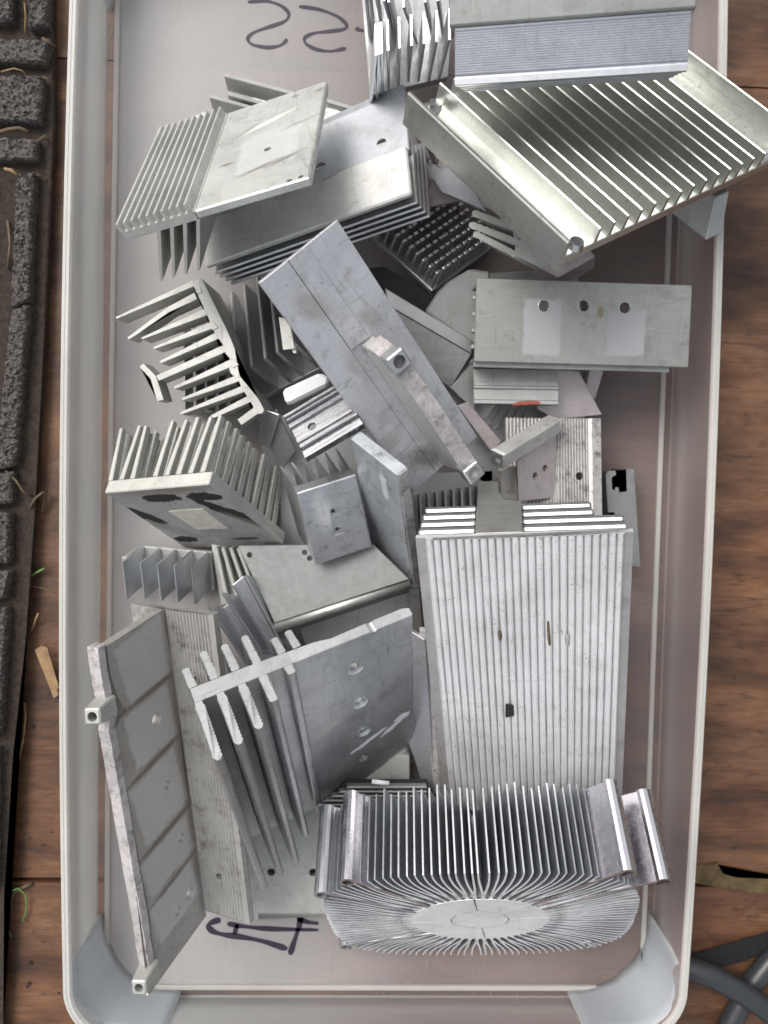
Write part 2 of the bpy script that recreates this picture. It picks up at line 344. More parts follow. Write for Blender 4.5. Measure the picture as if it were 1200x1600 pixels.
def fin_poly(x0, x1, z0, z1, tip=.7, lean=0):
    c = (x0+x1)/2; h = (x1-x0)/2
    s = 1 if z1 > z0 else -1
    return [(x0, z0), (x1, z0), (c+h*tip+lean, z1-s*.3), (c+h*.3*tip+lean, z1), (c-h*.3*tip+lean, z1), (c-h*tip+lean, z1-s*.3)]
def serrated(p0, p1, w0, w1, n, amp=.22):
    """finger outline from p0 to p1 (2D) with toothed flanks and a round end"""
    p0 = np.array(p0, float); p1 = np.array(p1, float); d = p1-p0; L = np.linalg.norm(d); d /= L; q = np.array([-d[1], d[0]])
    L1, L2 = [], []
    for i in range(n*2+1):
        k = i/(n*2); w = (w0+(w1-w0)*k)/2 + (amp if i % 2 and i else 0)*(1 if k > .05 else 0)
        L1.append(p0+d*L*k*.96+q*w); L2.append(p0+d*L*k*.96-q*w)
    tip = [p1-d*L*.0+q*w1*.28, p1-q*w1*.28]
    return [tuple(x) for x in L1 + tip + L2[::-1]]
POSES = {
 'B': {"R": [[0.97692, -0.05595, -0.20614], [-0.00246, 0.96207, -0.27278], [0.21359, 0.26699, 0.93973]], "t": [14.43, 125.63, 86.66], "d": [69.51, 15.92, 17.25]},
 'C': {"R": [[0.80408, -0.58803, 0.0876], [0.45976, 0.70846, 0.53546], [-0.37693, -0.39027, 0.84001]], "t": [49.59, 70.98, 89.85], "d": [112.47, 82.52, 8.16, 12.51, 96.01]},
 'G': {"R": [[0.93997, 0.03502, -0.33945], [0.20199, 0.74466, 0.63615], [0.27506, -0.66653, 0.69288]], "t": [-91.21, 79.54, 72.44], "d": [65.37, 70.38, 18.69, 0.39, -8.84]},
 'H': {"R": [[0.90446, -0.07452, -0.42], [0.23083, 0.9135, 0.33501], [0.3587, -0.39996, 0.84343]], "t": [-73.9, 81.6, 29.86], "d": [85.12, 21.84, 13.6, 54.13]},
 'L': {"R": [[0.75399, 0.56303, -0.33836], [0.65417, -0.69039, 0.30892], [-0.05967, -0.45427, -0.88886]], "t": [-45.89, 62.47, 85.15], "d": [32.41, 94.73, 15.79, 37.43, -21.36]},
 'N': {"R": [[0.87193, 0.46161, 0.16326], [0.0866, -0.47359, 0.87648], [0.48191, -0.75009, -0.45291]], "t": [-107.97, -6.03, 38.96], "d": [49.49, 49.27, 29.41]},
 'O': {"R": [[0.92945, 0.21443, -0.30023], [0.32247, -0.86752, 0.37871], [-0.17925, -0.44881, -0.87547]], "t": [-35.05, -4.32, 52.25], "d": [22.79, 31.83, 27.27]},
 'P': {"R": [[0.64882, 0.14764, 0.74648], [-0.5137, -0.63874, 0.57282], [0.56138, -0.75512, -0.33858]], "t": [-16.13, 15.47, 63.49], "d": [24.54, 75.29, 3.78]},
 'Q': {"R": [[0.99977, -0.00413, 0.02119], [0.00488, 0.99936, -0.03556], [-0.02103, 0.03565, 0.99914]], "t": [28.92, 45.89, 45.54], "d": [81.2, 30.51, 2.0]},
 'U': {"R": [[0.97937, 0.14298, 0.1428], [0.06492, -0.89183, 0.44768], [0.19136, -0.42917, -0.88272]], "t": [6.58, -18.13, 75.23], "d": [70.45, 126.52, 24.37]},
 'Z': {"R": [[0.90419, 0.07327, -0.42081], [0.33481, -0.73333, 0.59172], [-0.26524, -0.67591, -0.6876]], "t": [-63.12, -68.36, 88.79], "d": [75.42, 103.09, -25.14, -12.56]},
 'AC': {"R": [[0.99025, -0.1375, -0.02252], [0.08642, 0.73285, -0.67488], [0.1093, 0.66635, 0.73758]], "t": [37.43, -165.71, 43.12], "d": [59.69, 31.63, 26.68, 43.36]},
 'AA': {"R": [[-0.43969, 0.09197, 0.89343], [-0.21555, -0.97648, -0.00557], [0.8719, -0.19503, 0.44917]], "t": [-82.56, -47.72, 49.54], "d": [31.83, 128.3, -27.44]},
 'K': {"R": [[0.83779, -0.14978, -0.52505], [0.40158, 0.82057, 0.40669], [0.36992, -0.55157, 0.74762]], "t": [-52.09, 34.14, 13.86], "d": [18.65, 45.44, 17.64]},
 'W': {"R": [[0.97028, 0.03647, 0.23922], [-0.03777, -0.95363, 0.29859], [0.23901, -0.29875, -0.92392]], "t": [-101.66, -28.82, 6.24], "d": [29.06, 15.91, -16.01]},
 'M': {"R": [[0.8488, 0.42139, 0.31932], [0.52657, -0.72809, -0.43887], [0.04756, 0.54066, -0.83989]], "t": [-40.6, 23.32, 50.0], "d": [23.24, 21.31, 4.6]},
 'T': {"R": [[0.99982, 0.0188, -0.00102], [0.01861, -0.99492, -0.09894], [-0.00287, 0.09891, -0.99509]], "t": [44.88, 27.15, 25.5], "d": [37.98, 36.52, 3.0]},
 'X': {"R": [[0.84637, -0.4751, 0.2407], [0.14474, 0.64012, 0.75452], [-0.51255, -0.60377, 0.61054]], "t": [-41.96, -48.94, 58.37], "d": [59.81, 33.24, 8.0]},
 'Y': {"R": [[0.73009, 0.32076, -0.60339], [0.57747, -0.76172, 0.29379], [-0.36538, -0.56293, -0.74135]], "t": [-64.87, -48.53, 51.19], "d": [18.34, 32.06, 6.25]},
 'F': {"R": [[0.72447, 0.65114, 0.2262], [-0.66704, 0.57951, 0.46822], [0.17379, -0.49009, 0.85417]], "t": [-9.36, 99.35, 16.05], "d": [33.36, 41.82, 10.41]},
 'E': {"R": [[0.75743, 0.32184, -0.56808], [-0.42502, 0.90352, -0.05481], [0.49563, 0.28297, 0.82115]], "t": [21.9, 91.99, 45.35], "d": [31.5, 18.6, 25.74]},
 'D': {"R": [[-0.01435, 0.04571, 0.99885], [0.07715, 0.99603, -0.04447], [-0.99692, 0.07643, -0.01782]], "t": [118.07, 96.89, 38.62], "d": [33.42, 15.1, 5.61]},
}
# ================================================================== the setting
def struct(o, kind='structure'): o['kind'] = kind; return o
DZ = -4.0                                       # top of the wooden boards
ye1 = U(1150, 135, DZ)[1]; ye2 = U(1150, 1383, DZ)[1]
deck = bpy.data.objects.new('wooden_deck', None); C.objects.link(deck); struct(deck)
for k, (y0, y1, dz) in enumerate([(ye1+.25, ye1+330, 0), (ye2+1.0, ye1-.25, -.5), (ye2-330, ye2-1.0, -.1)]):
    bm = bmesh.new(); nx, ny = 60, 14
    g = [[bm.verts.new((-420+840*i/nx, y0+(y1-y0)*j/ny, DZ+dz+.25*noise.noise(Vector((i*.9, j*1.3+k*9, 0))))) for i in range(nx+1)] for j in range(ny+1)]
    for j in range(ny):
        for i in range(nx): bm.faces.new((g[j][i], g[j][i+1], g[j+1][i+1], g[j+1][i]))
    ext = bmesh.ops.extrude_face_region(bm, geom=bm.faces[:])
    for v in [e for e in ext['geom'] if isinstance(e, bmesh.types.BMVert)]: v.co.z = DZ-20
    o = from_bm('plank', bm, 'wood', deck); o.location = (0,0,0)
under = prism('ground', [(-900,-900),(900,-900),(900,900),(-900,900)], DZ-24, DZ-22, 'xy', 'matbase', None); struct(under)
# mossy splintered strip beside the board joint at the right
r = root('wood_splinter', 'mossy olive splinter of wood lying in the board joint right of the tub', 'splinter', group=None)
P = [(1078,1352),(1120,1350),(1130,1366),(1150,1372),(1200,1374),(1260,1376),(1260,1402),(1180,1396),(1120,1385),(1075,1378)]
slab('splinter_body', [(x, y, DZ+.9) for x, y in P], .8, 'moss', r, .2)

# rubber-topped doormat at the left
mat = root('doormat', 'dark coir doormat with raised grey rubber crumb blocks left of the tub', 'doormat', R=np.eye(3), t=[-190, 0, DZ], group=None)
P = [(-160,-250),(80,-250),(84,200),(70,500),(52,800),(38,1000),(18,1180),(4,1400),(2,1700),(-160,1700)]
bm = bmesh.new()
W = at(*[(x, y, DZ+5) for x, y in P])
o = world_prism('mat_base', W, (0,0,-4.8), 'matbase', mat, .6)
def block(pts, z=DZ+10.5, h=6):
    W = at(*[(x, y, z) for x, y in pts]); b = bmesh.new()
    a0, a1, a2, a3 = W; L = np.linalg.norm(a1-a0); H = np.linalg.norm(a3-a0); nx = max(4, int(L/1.0)); ny = max(4, int(H/1.0))
    nx, ny = min(nx*3//2, 34), min(ny*3//2, 120); rows = []
    for j in range(ny+1):
        row = []
        for i in range(nx+1):
            u, v = i/nx, j/ny; p = a0*(1-u)*(1-v)+a1*u*(1-v)+a2*u*v+a3*(1-u)*v
            e = min(u*L, (1-u)*L, v*H, (1-v)*H); q = Vector(p)
            n3 = noise.noise(q*1.6)*1.2+noise.noise(q*.45)*1.1
            q.z += n3 - (1.3 if e < .6 else 0); q.x += .7*noise.noise(q*.8+Vector((5,0,0))); q.y += .7*noise.noise(q*.8+Vector((0,9,0)))
            row.append(b.verts.new(q-Vector(mat.matrix_world.translation)/S))
        rows.append(row)
    fs = [b.faces.new((rows[j][i], rows[j][i+1], rows[j+1][i+1], rows[j+1][i])) for j in range(ny) for i in range(nx)]
    ext = bmesh.ops.extrude_face_region(b, geom=fs); ex = [e for e in ext['geom'] if isinstance(e, bmesh.types.BMVert)]
    zb = (z-h) - mat.matrix_world.translation.z/S
    for v in ex: v.co.z = zb
    from_bm('block', b, 'mat', mat)
for q in [((-60,-40),(16,-40),(18,30),(-60,34)), ((42,-40),(74,-40),(72,38),(44,44)), ((-60,60),(78,60),(66,97),(-60,92)), ((-60,114),(66,118),(60,190),(-60,188)),
          ((-60,214),(56,216),(54,250),(-60,246)), ((24,272),(52,268),(44,470),(16,480)), ((16,484),(44,474),(22,726),(-10,736)), ((-80,752),(18,738),(16,786),(-80,796)),
          ((-80,806),(14,800),(12,880),(-80,886)), ((-80,900),(14,892),(6,936),(-80,944)), ((-80,956),(10,950),(-2,1150),(-80,1170)), ((-80,1190),(-6,1170),(-10,1390),(-80,1400)), ((-120,268),(-22,266),(-40,520),(-140,520))]:
    block([q[0], q[1], q[2], q[3]])
def strip3d(name, pts, w, h, mat_, parent=None):
    """a thin bent stalk through the given places"""
    return from_bm(name, tube_bm([tuple(U(*p)) for p in pts], w, 6), mat_, parent, True)
def stalk(label, cat, pts, w, mat_, name, group=None):
    o = strip3d(name, pts, w, w, mat_); c = sum((Vector(v.co) for v in o.data.vertices), Vector())/len(o.data.vertices)
    for v in o.data.vertices: v.co -= c
    o.location = c; o['label'] = label; o['category'] = cat
    if group: o['group'] = group
    return o
z = DZ+.8
slv = root('wood_sliver', 'orange broken sliver of wood lying left of the tub rim', 'splinter', group=None)
slab('sliver_body', [(54,1016,z+1.5),(66,1008,z+1.5),(92,1086,z+1),(84,1092,z+1)], 1.2, 'straw', slv, .2)
slab('sliver_body', [(66,1010,z+3),(74,1012,z+3),(92,1074,z+1.6),(88,1080,z+1.6)], .6, 'straw', slv, .1)
stalk('long curved dry stalk on the brown boards left of the tub', 'stalk', [(38,1098,z),(40,1120,z+1),(37,1150,z+1),(30,1185,z),(24,1208,z)], .45, 'straw', 'dry_stalk')
stalk('green curled grass blade looping on the boards at lower left', 'grass blade', [(18,1464,z),(6,1440,z+1),(2,1415,z+2),(10,1396,z+3),(28,1388,z+3),(40,1398,z+2),(42,1420,z+1),(36,1440,z+.6)], .35, 'grass', 'grass_blade')
stalk('brown dried leaf tuft inside the green grass loop', 'dry leaf', [(8,1430,z+1),(16,1405,z+1.5),(22,1394,z+1),(50,1380,z)], .9, 'twig', 'dry_leaf')
stalk('pale thin twig with green tip beside the doormat', 'twig', [(22,912,z+2),(34,902,z+1.5),(48,900,z+1),(62,892,z+2),(70,888,z+2)], .55, 'grass', 'green_twig')
stalk('fine pale thread crossing the boards just above the wood sliver', 'thread', [(40,914,z),(62,918,z+.3),(90,926,z)], .16, 'straw', 'thread')
stalk('short yellow straw standing above the wood sliver', 'straw', [(50,986,z),(55,970,z+2),(60,958,z+3)], .4, 'straw', 'short_straw')
zz = DZ+11
for k, (pts, wd, m_, lab) in enumerate([
    ([(2,112,zz),(22,107,zz+2),(34,110,zz+2),(41,118,zz)], .5, 'straw', 'arched straw between the two topmost wide mat blocks'),
    ([(66,60,zz),(76,66,zz),(86,72,zz-3)], 1.1, 'twig', 'flat pale fibre at the right end of the upper mat block'),
    ([(66,120,zz-1),(76,124,zz-2),(82,132,zz-4)], .9, 'twig', 'brown fibre sticking out beside the square mat block'),
    ([(-5,208,zz-2),(14,202,zz),(30,200,zz),(44,206,zz-1)], 1.3, 'twig', 'pale leaf shred lying in the groove below the square mat block'),
    ([(50,226,zz-3),(60,220,zz-3),(70,212,zz-3),(78,222,zz-5)], .9, 'twig', 'tangled brown fibres right of the narrow mat block'),
    ([(8,264,zz-1),(18,266,zz+1),(27,274,zz)], 1.2, 'straw', 'yellow wood chip at the head of the long mat strip'),
    ([(50,270,zz-2),(60,274,zz-3),(66,276,zz-4)], .7, 'twig', 'little brown fibre beside the head of the long mat strip'),
    ([(8,735,zz-3),(26,752,zz-1),(36,768,zz-3),(52,776,zz-6)], .8, 'twig', 'bent dry root crossing the mat edge halfway down'),
    ([(44,800,zz-7),(54,780,zz-4),(66,770,zz-5),(72,768,zz-8),(66,800,zz-9)], .8, 'twig', 'dry curled leaf lying against the mat edge halfway down'),
    ([(38,4,zz-5),(40,24,zz-4),(39,52,zz-5)], .5, 'straw', 'orange fibre standing in the groove at the top of the mat'),
    ([(12,345,zz-5),(16,380,zz-3),(12,420,zz-5)], .9, 'twig', 'brown debris in the groove left of the long mat strip')]):
    stalk(lab, 'plant debris', pts, wd*.6, m_, 'plant_debris', 'bits of plant debris caught in the doormat')
for k, (x, y, rr) in enumerate([(47,1505,1.0),(21,1541,.6),(45,1537,.8),(42,1542,.6),(4,1528,.8),(41,1285,.5),(79,1301,.5),(66,1321,.5),(46,1310,.5),(10,1563,.4),(92,1552,.5),(51,1135,.8),(75,540,1.0),(60,622,.6),(39,1045,1.2)]):
    o = from_bm('crumb', bmesh.new(), 'hole') if False else None
    b = bmesh.new(); bmesh.ops.create_icosphere(b, subdivisions=1, radius=rr)
    for v in b.verts: v.co += Vector((random.uniform(-.2,.2), random.uniform(-.2,.2), 0))*rr; v.co.z *= .5
    o = from_bm('dirt_crumb', b, 'black'); o.location = Vector(U(x, y, DZ+.4))*S
    o['label'] = ('round black crumb below the green grass loop, left of the tub' if k == 0 else 'brown black crumb beside the orange wood sliver' if k == 14 else 'dark speck beside the mat, upper left of the tub' if k == 12 else
                  'tiny black crumb of dirt on the brown boards left of the tub'); o['category'] = 'crumb'; o['group'] = 'black crumbs on the boards'

# cables and strap at the lower right
def cable(label, pts, r):
    o = from_bm('cable', tube_bm([tuple(U(*p)) for p in pts], r, 20), 'cable', None, True)
    c = sum((Vector(v.co) for v in o.data.vertices), Vector())/len(o.data.vertices)
    for v in o.data.vertices: v.co -= c
    o.location = c; o['label'] = label; o['category'] = 'cable'; return o
cable('grey rubber cable coming out from under the tub at lower right, on top', [(1000,1500,DZ+5),(1040,1505,DZ+7),(1075,1512,DZ+10),(1110,1524,DZ+12),(1150,1545,DZ+13),(1185,1568,DZ+13),(1220,1596,DZ+12),(1290,1660,DZ+8)], 4.9)
cable('grey rubber cable passing beneath the other one at lower right', [(1112,1680,DZ+4.6),(1128,1630,DZ+4.6),(1142,1598,DZ+4.6),(1158,1566,DZ+4.6),(1176,1535,DZ+4.6),(1200,1505,DZ+4.6),(1260,1450,DZ+4.6)], 4.5)
st = root('webbing_strap', 'black webbing strap lying behind the grey cables at lower right', 'strap', group=None)
slab('strap_band', [(1040,1500,DZ+1.6),(1085,1492,DZ+1.8),(1140,1476,DZ+2),(1210,1455,DZ+2),(1260,1440,DZ+2),(1260,1466,DZ+2),(1210,1478,DZ+2),(1165,1502,DZ+2),(1120,1514,DZ+1.8),(1050,1530,DZ+1.6)], 1.2, 'strap', st, .3)

# ------------------------------------------------------------------ the plastic tub
RH = 33.17
tub = root('storage_tub', 'shallow frosted clear plastic tub full of aluminium heat sinks', 'storage tub', R=np.eye(3), t=[0,0,DZ], group=None)
def side(pts, z):
    q = sorted([(U(x, y, z)[1], U(x, y, z)[0]) for y, x in pts]); ys = [a for a, _ in q]; xs = [b for _, b in q]
    c = np.polyfit(ys, xs, 2 if len(q) > 3 else 1)
    return lambda y: float(np.polyval(c, max(min(y, ys[-1]+60), ys[0]-40)))
rl = side([(0,108),(500,95),(1000,92),(1400,95)], RH); rr_ = side([(0,1138),(400,1131),(850,1116),(1250,1093),(1540,1077)], RH)
fl = side([(0,170),(500,160),(1000,158),(1400,153)], 0); fr_ = side([(400,1057),(700,1046),(850,1040),(1250,1026)], 0)
yrb = U(590,1630,RH)[1]; yrt = U(620,-200,RH)[1]; yfb = U(590,1555,0)[1]; yft = U(620,-112,0)[1]
def loop(L, Rr, yb, yt, r, inset, z, n=12):
    out = []
    yb += inset; yt -= inset; r = max(r-inset, 1)
    corners = [(1,0),(1,1),(0,1),(0,0)]
    m_ = 24
    for k in range(m_+1): y = yb+r+(yt-yb-2*r)*k/m_; out.append((Rr(y)-inset, y, z))
    cx = Rr(yt-r)-inset-r
    for k in range(1, n): a = math.pi/2*k/n; out.append((cx+r*math.cos(a), yt-r+r*math.sin(a), z))
    xa, xb = Rr(yt-r)-inset-r, L(yt-r)+inset+r
    for k in range(11): out.append((xa+(xb-xa)*k/10, yt, z))
    for k in range(1, n): a = math.pi/2*k/n; out.append((xb-r*math.sin(a), yt-r+r*math.cos(a), z))
    for k in range(m_+1): y = yt-r-(yt-yb-2*r)*k/m_; out.append((L(y)+inset, y, z))
    xb = L(yb+r)+inset+r
    for k in range(1, n): a = math.pi/2*k/n; out.append((xb-r*math.cos(a), yb+r-r*math.sin(a), z))
    xc = Rr(yb+r)-inset-r
    for k in range(11): out.append((xb+(xc-xb)*k/10, yb, z))
    for k in range(1, n): a = math.pi/2*k/n; out.append((xc+r*math.sin(a), yb+r-r*math.cos(a), z))
    return out
def skin(name, loops, mat_, cap=False, smooth=True):
    b = bmesh.new(); rings = [[b.verts.new((p[0], p[1], p[2]-DZ)) for p in L] for L in loops]
    for A, B in zip(rings, rings[1:]):
        n = len(A)
        for k in range(n): b.faces.new((A[k], A[(k+1)%n], B[(k+1)%n], B[k]))
    if cap: b.faces.new(rings[-1])
    o = from_bm(name, b, mat_, tub, False)
    return o
rim = lambda i, z: loop(rl, rr_, yrb, yrt, 21, i, z)
foot = lambda i, z: loop(fl, fr_, yfb, yft, 24, i, z)
# rim: a thick flat-topped edge with a groove line, hollow below
skin('rim', [rim(.9, RH-7), rim(0, RH-6.6), rim(0, RH-.4), rim(.4, RH), rim(1.25, RH), rim(1.35, RH-.25), rim(1.45, RH-.25), rim(1.55, RH), rim(2.6, RH), rim(2.9, RH-.5), rim(2.9, RH-1.4), rim(1.2, RH-1.6), rim(.9, RH-7)], 'tubrim')
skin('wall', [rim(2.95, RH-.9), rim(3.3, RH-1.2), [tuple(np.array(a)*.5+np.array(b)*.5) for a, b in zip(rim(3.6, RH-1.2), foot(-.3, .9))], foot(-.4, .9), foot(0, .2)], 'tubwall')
skin('foot_channel', [foot(.02, .2), foot(2.9, .2)], 'tubclear')
skin('floor_ridge', [foot(2.95, .15), foot(3.2, 1.7), foot(3.5, 1.9), foot(4.9, 1.9), foot(5.2, 1.7), foot(5.25, .5)], 'tubrim')
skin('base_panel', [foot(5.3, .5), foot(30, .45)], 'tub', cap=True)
def gusset(fpts, rpts):
    A = [U(x, y, .4) for x, y in fpts]; rc_ = np.mean([U(x, y, .4) for x, y in fpts], 0); B = [U(x, y, RH-2.6) for x, y in rpts]; B = [b_+(rc_-b_)*np.array([1,1,0])/np.linalg.norm((rc_-b_)[:2])*1.0 for b_ in B]; n = 14
    def res(Q):
        Q = np.array(Q); s = np.r_[0, np.cumsum(np.linalg.norm(np.diff(Q, axis=0), axis=1))]; t = np.linspace(0, s[-1], n)
        return np.stack([np.interp(t, s, Q[:, k]) for k in range(3)], 1)
    A, B = res(A), res(B); cen = (A.mean(0)+B.mean(0))/2; b = bmesh.new(); rows = []
    for k in range(n):
        row = []
        for j in range(7):
            u = j/6; p = A[k]*(1-u)+B[k]*u; p = p + np.array([0,0,-3.0*math.sin(math.pi*u)]) * .0
            row.append(b.verts.new((p[0], p[1], p[2]-DZ)))
        rows.append(row)
    for k in range(n-1):
        for j in range(6): b.faces.new((rows[k][j], rows[k+1][j], rows[k+1][j+1], rows[k][j+1]))
    o = from_bm('corner_web', b, 'tubweb', tub, True)
    md = o.modifiers.new('thickness', 'SOLIDIFY'); md.thickness = .0014; md.offset = 1; md.use_rim = True
    o.data.materials.append(M['tubrim']); md.material_offset_rim = 1
gusset([(160,1425),(168,1462),(185,1500),(212,1530),(245,1543),(283,1545)], [(114,1500),(108,1530),(112,1562),(124,1590),(152,1612),(263,1612)])
gusset([(1010,1424),(1008,1460),(990,1500),(958,1528),(920,1543),(885,1545)], [(1064,1503),(1066,1540),(1058,1570),(1036,1598),(1000,1612),(912,1612)])
gusset([(176,20),(184,-15),(200,-50),(225,-80),(260,-98),(300,-104)], [(128,-70),(124,-100),(128,-130),(140,-155),(168,-178),(280,-180)])
gusset([(1062,20),(1056,-15),(1040,-50),(1015,-80),(980,-98),(940,-104)], [(1118,-70),(1122,-100),(1118,-130),(1106,-155),(1078,-178),(960,-180)])

# marker writing on the tub floor (strokes as thin dried ink ribbons)
def ink(strokes, label, name):
    mk = root(name, label, 'writing', R=np.eye(3), t=[0,0,.5], group=None)
    for pts, wd in strokes:
        P = [Vector(U(x, y, .62)) - Vector((0,0,.5)) for x, y in pts]; b = bmesh.new(); ring = []
        Q = []
        for a, c in zip(P, P[1:]):
            for k in range(6): Q.append(a.lerp(c, k/6))
        Q.append(P[-1])
        for _ in range(6): Q = [Q[0]] + [(Q[i-1]+Q[i]*2+Q[i+1])/4 for i in range(1, len(Q)-1)] + [Q[-1]]
        for i, p in enumerate(Q):
            d = (Q[min(i+1, len(Q)-1)]-Q[max(i-1, 0)]).normalized(); nn = Vector((-d.y, d.x, 0))
            w_ = wd*1.35*(.9+.2*math.sin(i*.5))/2*(.5 if i in (0, len(Q)-1) else 1)
            ring.append([b.verts.new(p+nn*w_), b.verts.new(p-nn*w_), b.verts.new(p-nn*w_-Vector((0,0,.06))), b.verts.new(p+nn*w_-Vector((0,0,.06)))])
        for A, B in zip(ring, ring[1:]):
            for k in range(4): b.faces.new((A[k], A[(k+1)%4], B[(k+1)%4], B[k]))
        b.faces.new(ring[0]); b.faces.new(ring[-1][::-1])
        from_bm('pen_stroke', b, 'ink', mk)
ink([([(387,3),(415,0),(440,8),(454,22),(446,34),(420,42),(396,50),(385,60),(392,70),(420,75),(440,71),(449,61)], 1.1),
     ([(467,10),(500,14),(530,26),(544,40),(538,46),(515,49),(490,51),(475,58),(476,68),(492,77),(515,81),(541,75)], 1.1),
     ([(555,44),(563,47),(572,48)], 1.2)], 'dark marker numerals 22 written mirrored on the tub floor, top of the photo', 'marker_numerals')
ink([([(355,1443),(375,1447),(400,1450),(430,1452),(498,1453)], 1.6), ([(345,1437),(330,1441),(324,1447),(332,1456),(350,1461),(372,1463),(410,1470),(449,1483)], 1.9),
     ([(371,1444),(366,1460)], 1.4), ([(470,1432),(468,1446),(460,1470),(453,1492)], 1.8), ([(464,1435),(480,1441),(498,1443)], 1.6), ([(400,1426),(440,1428),(498,1427)], 1.0)],
    'dark violet marker strokes on the tub floor left of the round cooler', 'marker_strokes')
# ================================================================== the heat sinks
GRP = 'loose heat sinks piled in the plastic tub'
def cyl_cut(p, axis, r, h=40, seg=20, flat_=1.0):
    """cylindrical cutter centred at p along an axis (index)"""
    b = bmesh.new(); bmesh.ops.create_cone(b, cap_ends=True, segments=seg, radius1=r, radius2=r, depth=h)
    if axis == 0: bmesh.ops.rotate(b, matrix=Matrix.Rotation(math.pi/2, 3, 'Y'), verts=b.verts)
    if axis == 1: bmesh.ops.rotate(b, matrix=Matrix.Rotation(math.pi/2, 3, 'X'), verts=b.verts)
    for v in b.verts: v.co += Vector(p)
    return b
def holes_px(o, rt, lst, z, axis=2, h=30):
    cs = []
    for (px, py, r) in lst:
        p = on_plane(rt, px, py, z, axis); cs.append(cyl_cut(p, axis, r, h))
    return cut(o, cs)
def patch(name, rt, pxs, z, th, mat_, axis=2):
    """a thin film of paste or dirt lying on a flat face"""
    P = [on_plane(rt, x, y, z, axis) for x, y in pxs]
    Q = []
    for a, b in zip(P, P[1:]+P[:1]):
        n = max(2, int(np.linalg.norm(b-a)/.7))
        for k in range(n):
            q = a+(b-a)*k/n; j = np.array([.5*noise.noise(Vector(q*.5))+.35*noise.noise(Vector(q*1.7)), .5*noise.noise(Vector(q*.5+7))+.35*noise.noise(Vector(q*1.7+7)), 0]) if k else 0
            if axis == 0 and k: j = np.array([0, j[1], j[0]])
            Q.append(q+j)
    if axis == 2: return prism(name, [(q[0], q[1]) for q in Q], z, z+th, 'xy', mat_, rt)
    if axis == 0: return prism(name, [(q[1], q[2]) for q in Q], z, z+th, 'yz', mat_, rt)
    return prism(name, [(q[0], q[2]) for q in Q], z, z+th, 'xz', mat_, rt)
def spot(rt, px, py, rx, ry, ang, col, amt=.8, soft=.25, namp=.9, z=0):
    q = on_plane(rt, px, py, z); return (q[0], q[1], rx, ry, math.radians(ang), col, amt, soft, namp)
def spotted(o, name, **k):
    o.data.materials.clear(); o.data.materials.append(alu(name, **k)); return o
def ridges_xy(n, w, amp, z0=0):
    """outline of a ridged surface: list of (u, z)"""
    out = []
    for i in range(n):
        a = w*i/n; s = w/n
        out += [(a+.06*s, z0), (a+.17*s, z0+amp*.7), (a+.36*s, z0+amp), (a+.64*s, z0+amp), (a+.83*s, z0+amp*.7), (a+.94*s, z0)]
    return out

# ---- B: block with finely ribbed face at the top right
r = root('ribbed_block_heat_sink', 'block heat sink with finely ribbed face and smooth top strip, upper right', 'heat sink', 'B')
W, D, H = 69.5, 15.9, 17.3
prof = [(D, -1.2), (D, 0)] + [(D-.4-(D-2.6)*(i+k)/19, -(.42 if k else 0)) for i in range(19) for k in (0, .5)] + [(1.8, 0), (.15, 0), (0, -.3), (0, -1.6), (1.2, -2.0), (D, -2.0)]
prism('ribbed_face', prof, 0, W, 'yz', 'ribface', r)
prism('top_strip', [(D+.1,-4),(D+.1,1.1),(D+.6,1.5),(48,1.2),(48,-4)], -1.6, W+.8, 'yz', 'folded', r, .2)
boxp('core', 1.5, W-1.5, 9, 46, -H-1, -4.1, 'dull', r)
for k in range(4): boxp('fin', .3+k*.5, W-.5-k*.7, .4+.1*k, 8.9, -3.6-k*3.5-1.4, -3.6-k*3.5+.1, 'silver', r, .3)

# ---- C: green tinted open plate with tall fins
r = root('finned_plate_heat_sink', 'large green tinted plate heat sink with long parallel fins and screwed flanges', 'heat sink', 'C')
W, L, H, u1, uN = POSES['C']['d']
o = boxp('base_plate', 0, W, 0, L, -1.2, 2.2, 'green', r, .3)
def cfin(name, x, th, z0, z1, y0=0, y1=L, m_='green'):
    return prism(name, fin_poly(x, x+th, z0, z1, .62), y0, y1, 'xz', m_, r)
prism('side_flange', [(-1.3,-3.4),(.1,-3.4),(.1,H-.4),(-.2,H+.2),(-1.0,H+.2),(-1.3,H-.4)], 0, L, 'xz', 'green', r)
prism('side_flange', fin_poly(W+.05, W+1.5, -1.2, H+3, .8), 0, L, 'xz', 'green', r)
f0 = None
for i in range(14):
    x = u1+(uN-u1)*i/13
    if f0 is None:
        f0 = cfin('fin', 0, 1.7, 2.2, H, 0, L); f0.location.x = x*S
    else:
        c = f0.copy(); C.objects.link(c); c.parent = r; c.location.x = x*S
        c.location.z = 0
boxp('mounting_ledge', uN+3.2, W-.05, .1, L-.1, 2.25, 3.0, 'green', r, .1)
for (px_, py_) in ((901,380), (680,163), (1196,240)):
    x, y, _z = on_plane(r, px_, py_, 3.6)
    b = bmesh.new(); bmesh.ops.create_cone(b, cap_ends=True, segments=20, radius1=2.7, radius2=2.3, depth=2.2)
    for v in b.verts: v.co += Vector((x, y, 3.3))
    sc = from_bm('screw', b, 'screw', r)
    cut(sc, [prism_bm([(x-1.5,y-.35),(x+1.5,y-.35),(x+1.5,y+.35),(x-1.5,y+.35)], 3.6, 5), prism_bm([(x-.35,y-1.5),(x+.35,y-1.5),(x+.35,y+1.5),(x-.35,y+1.5)], 3.6, 5)])

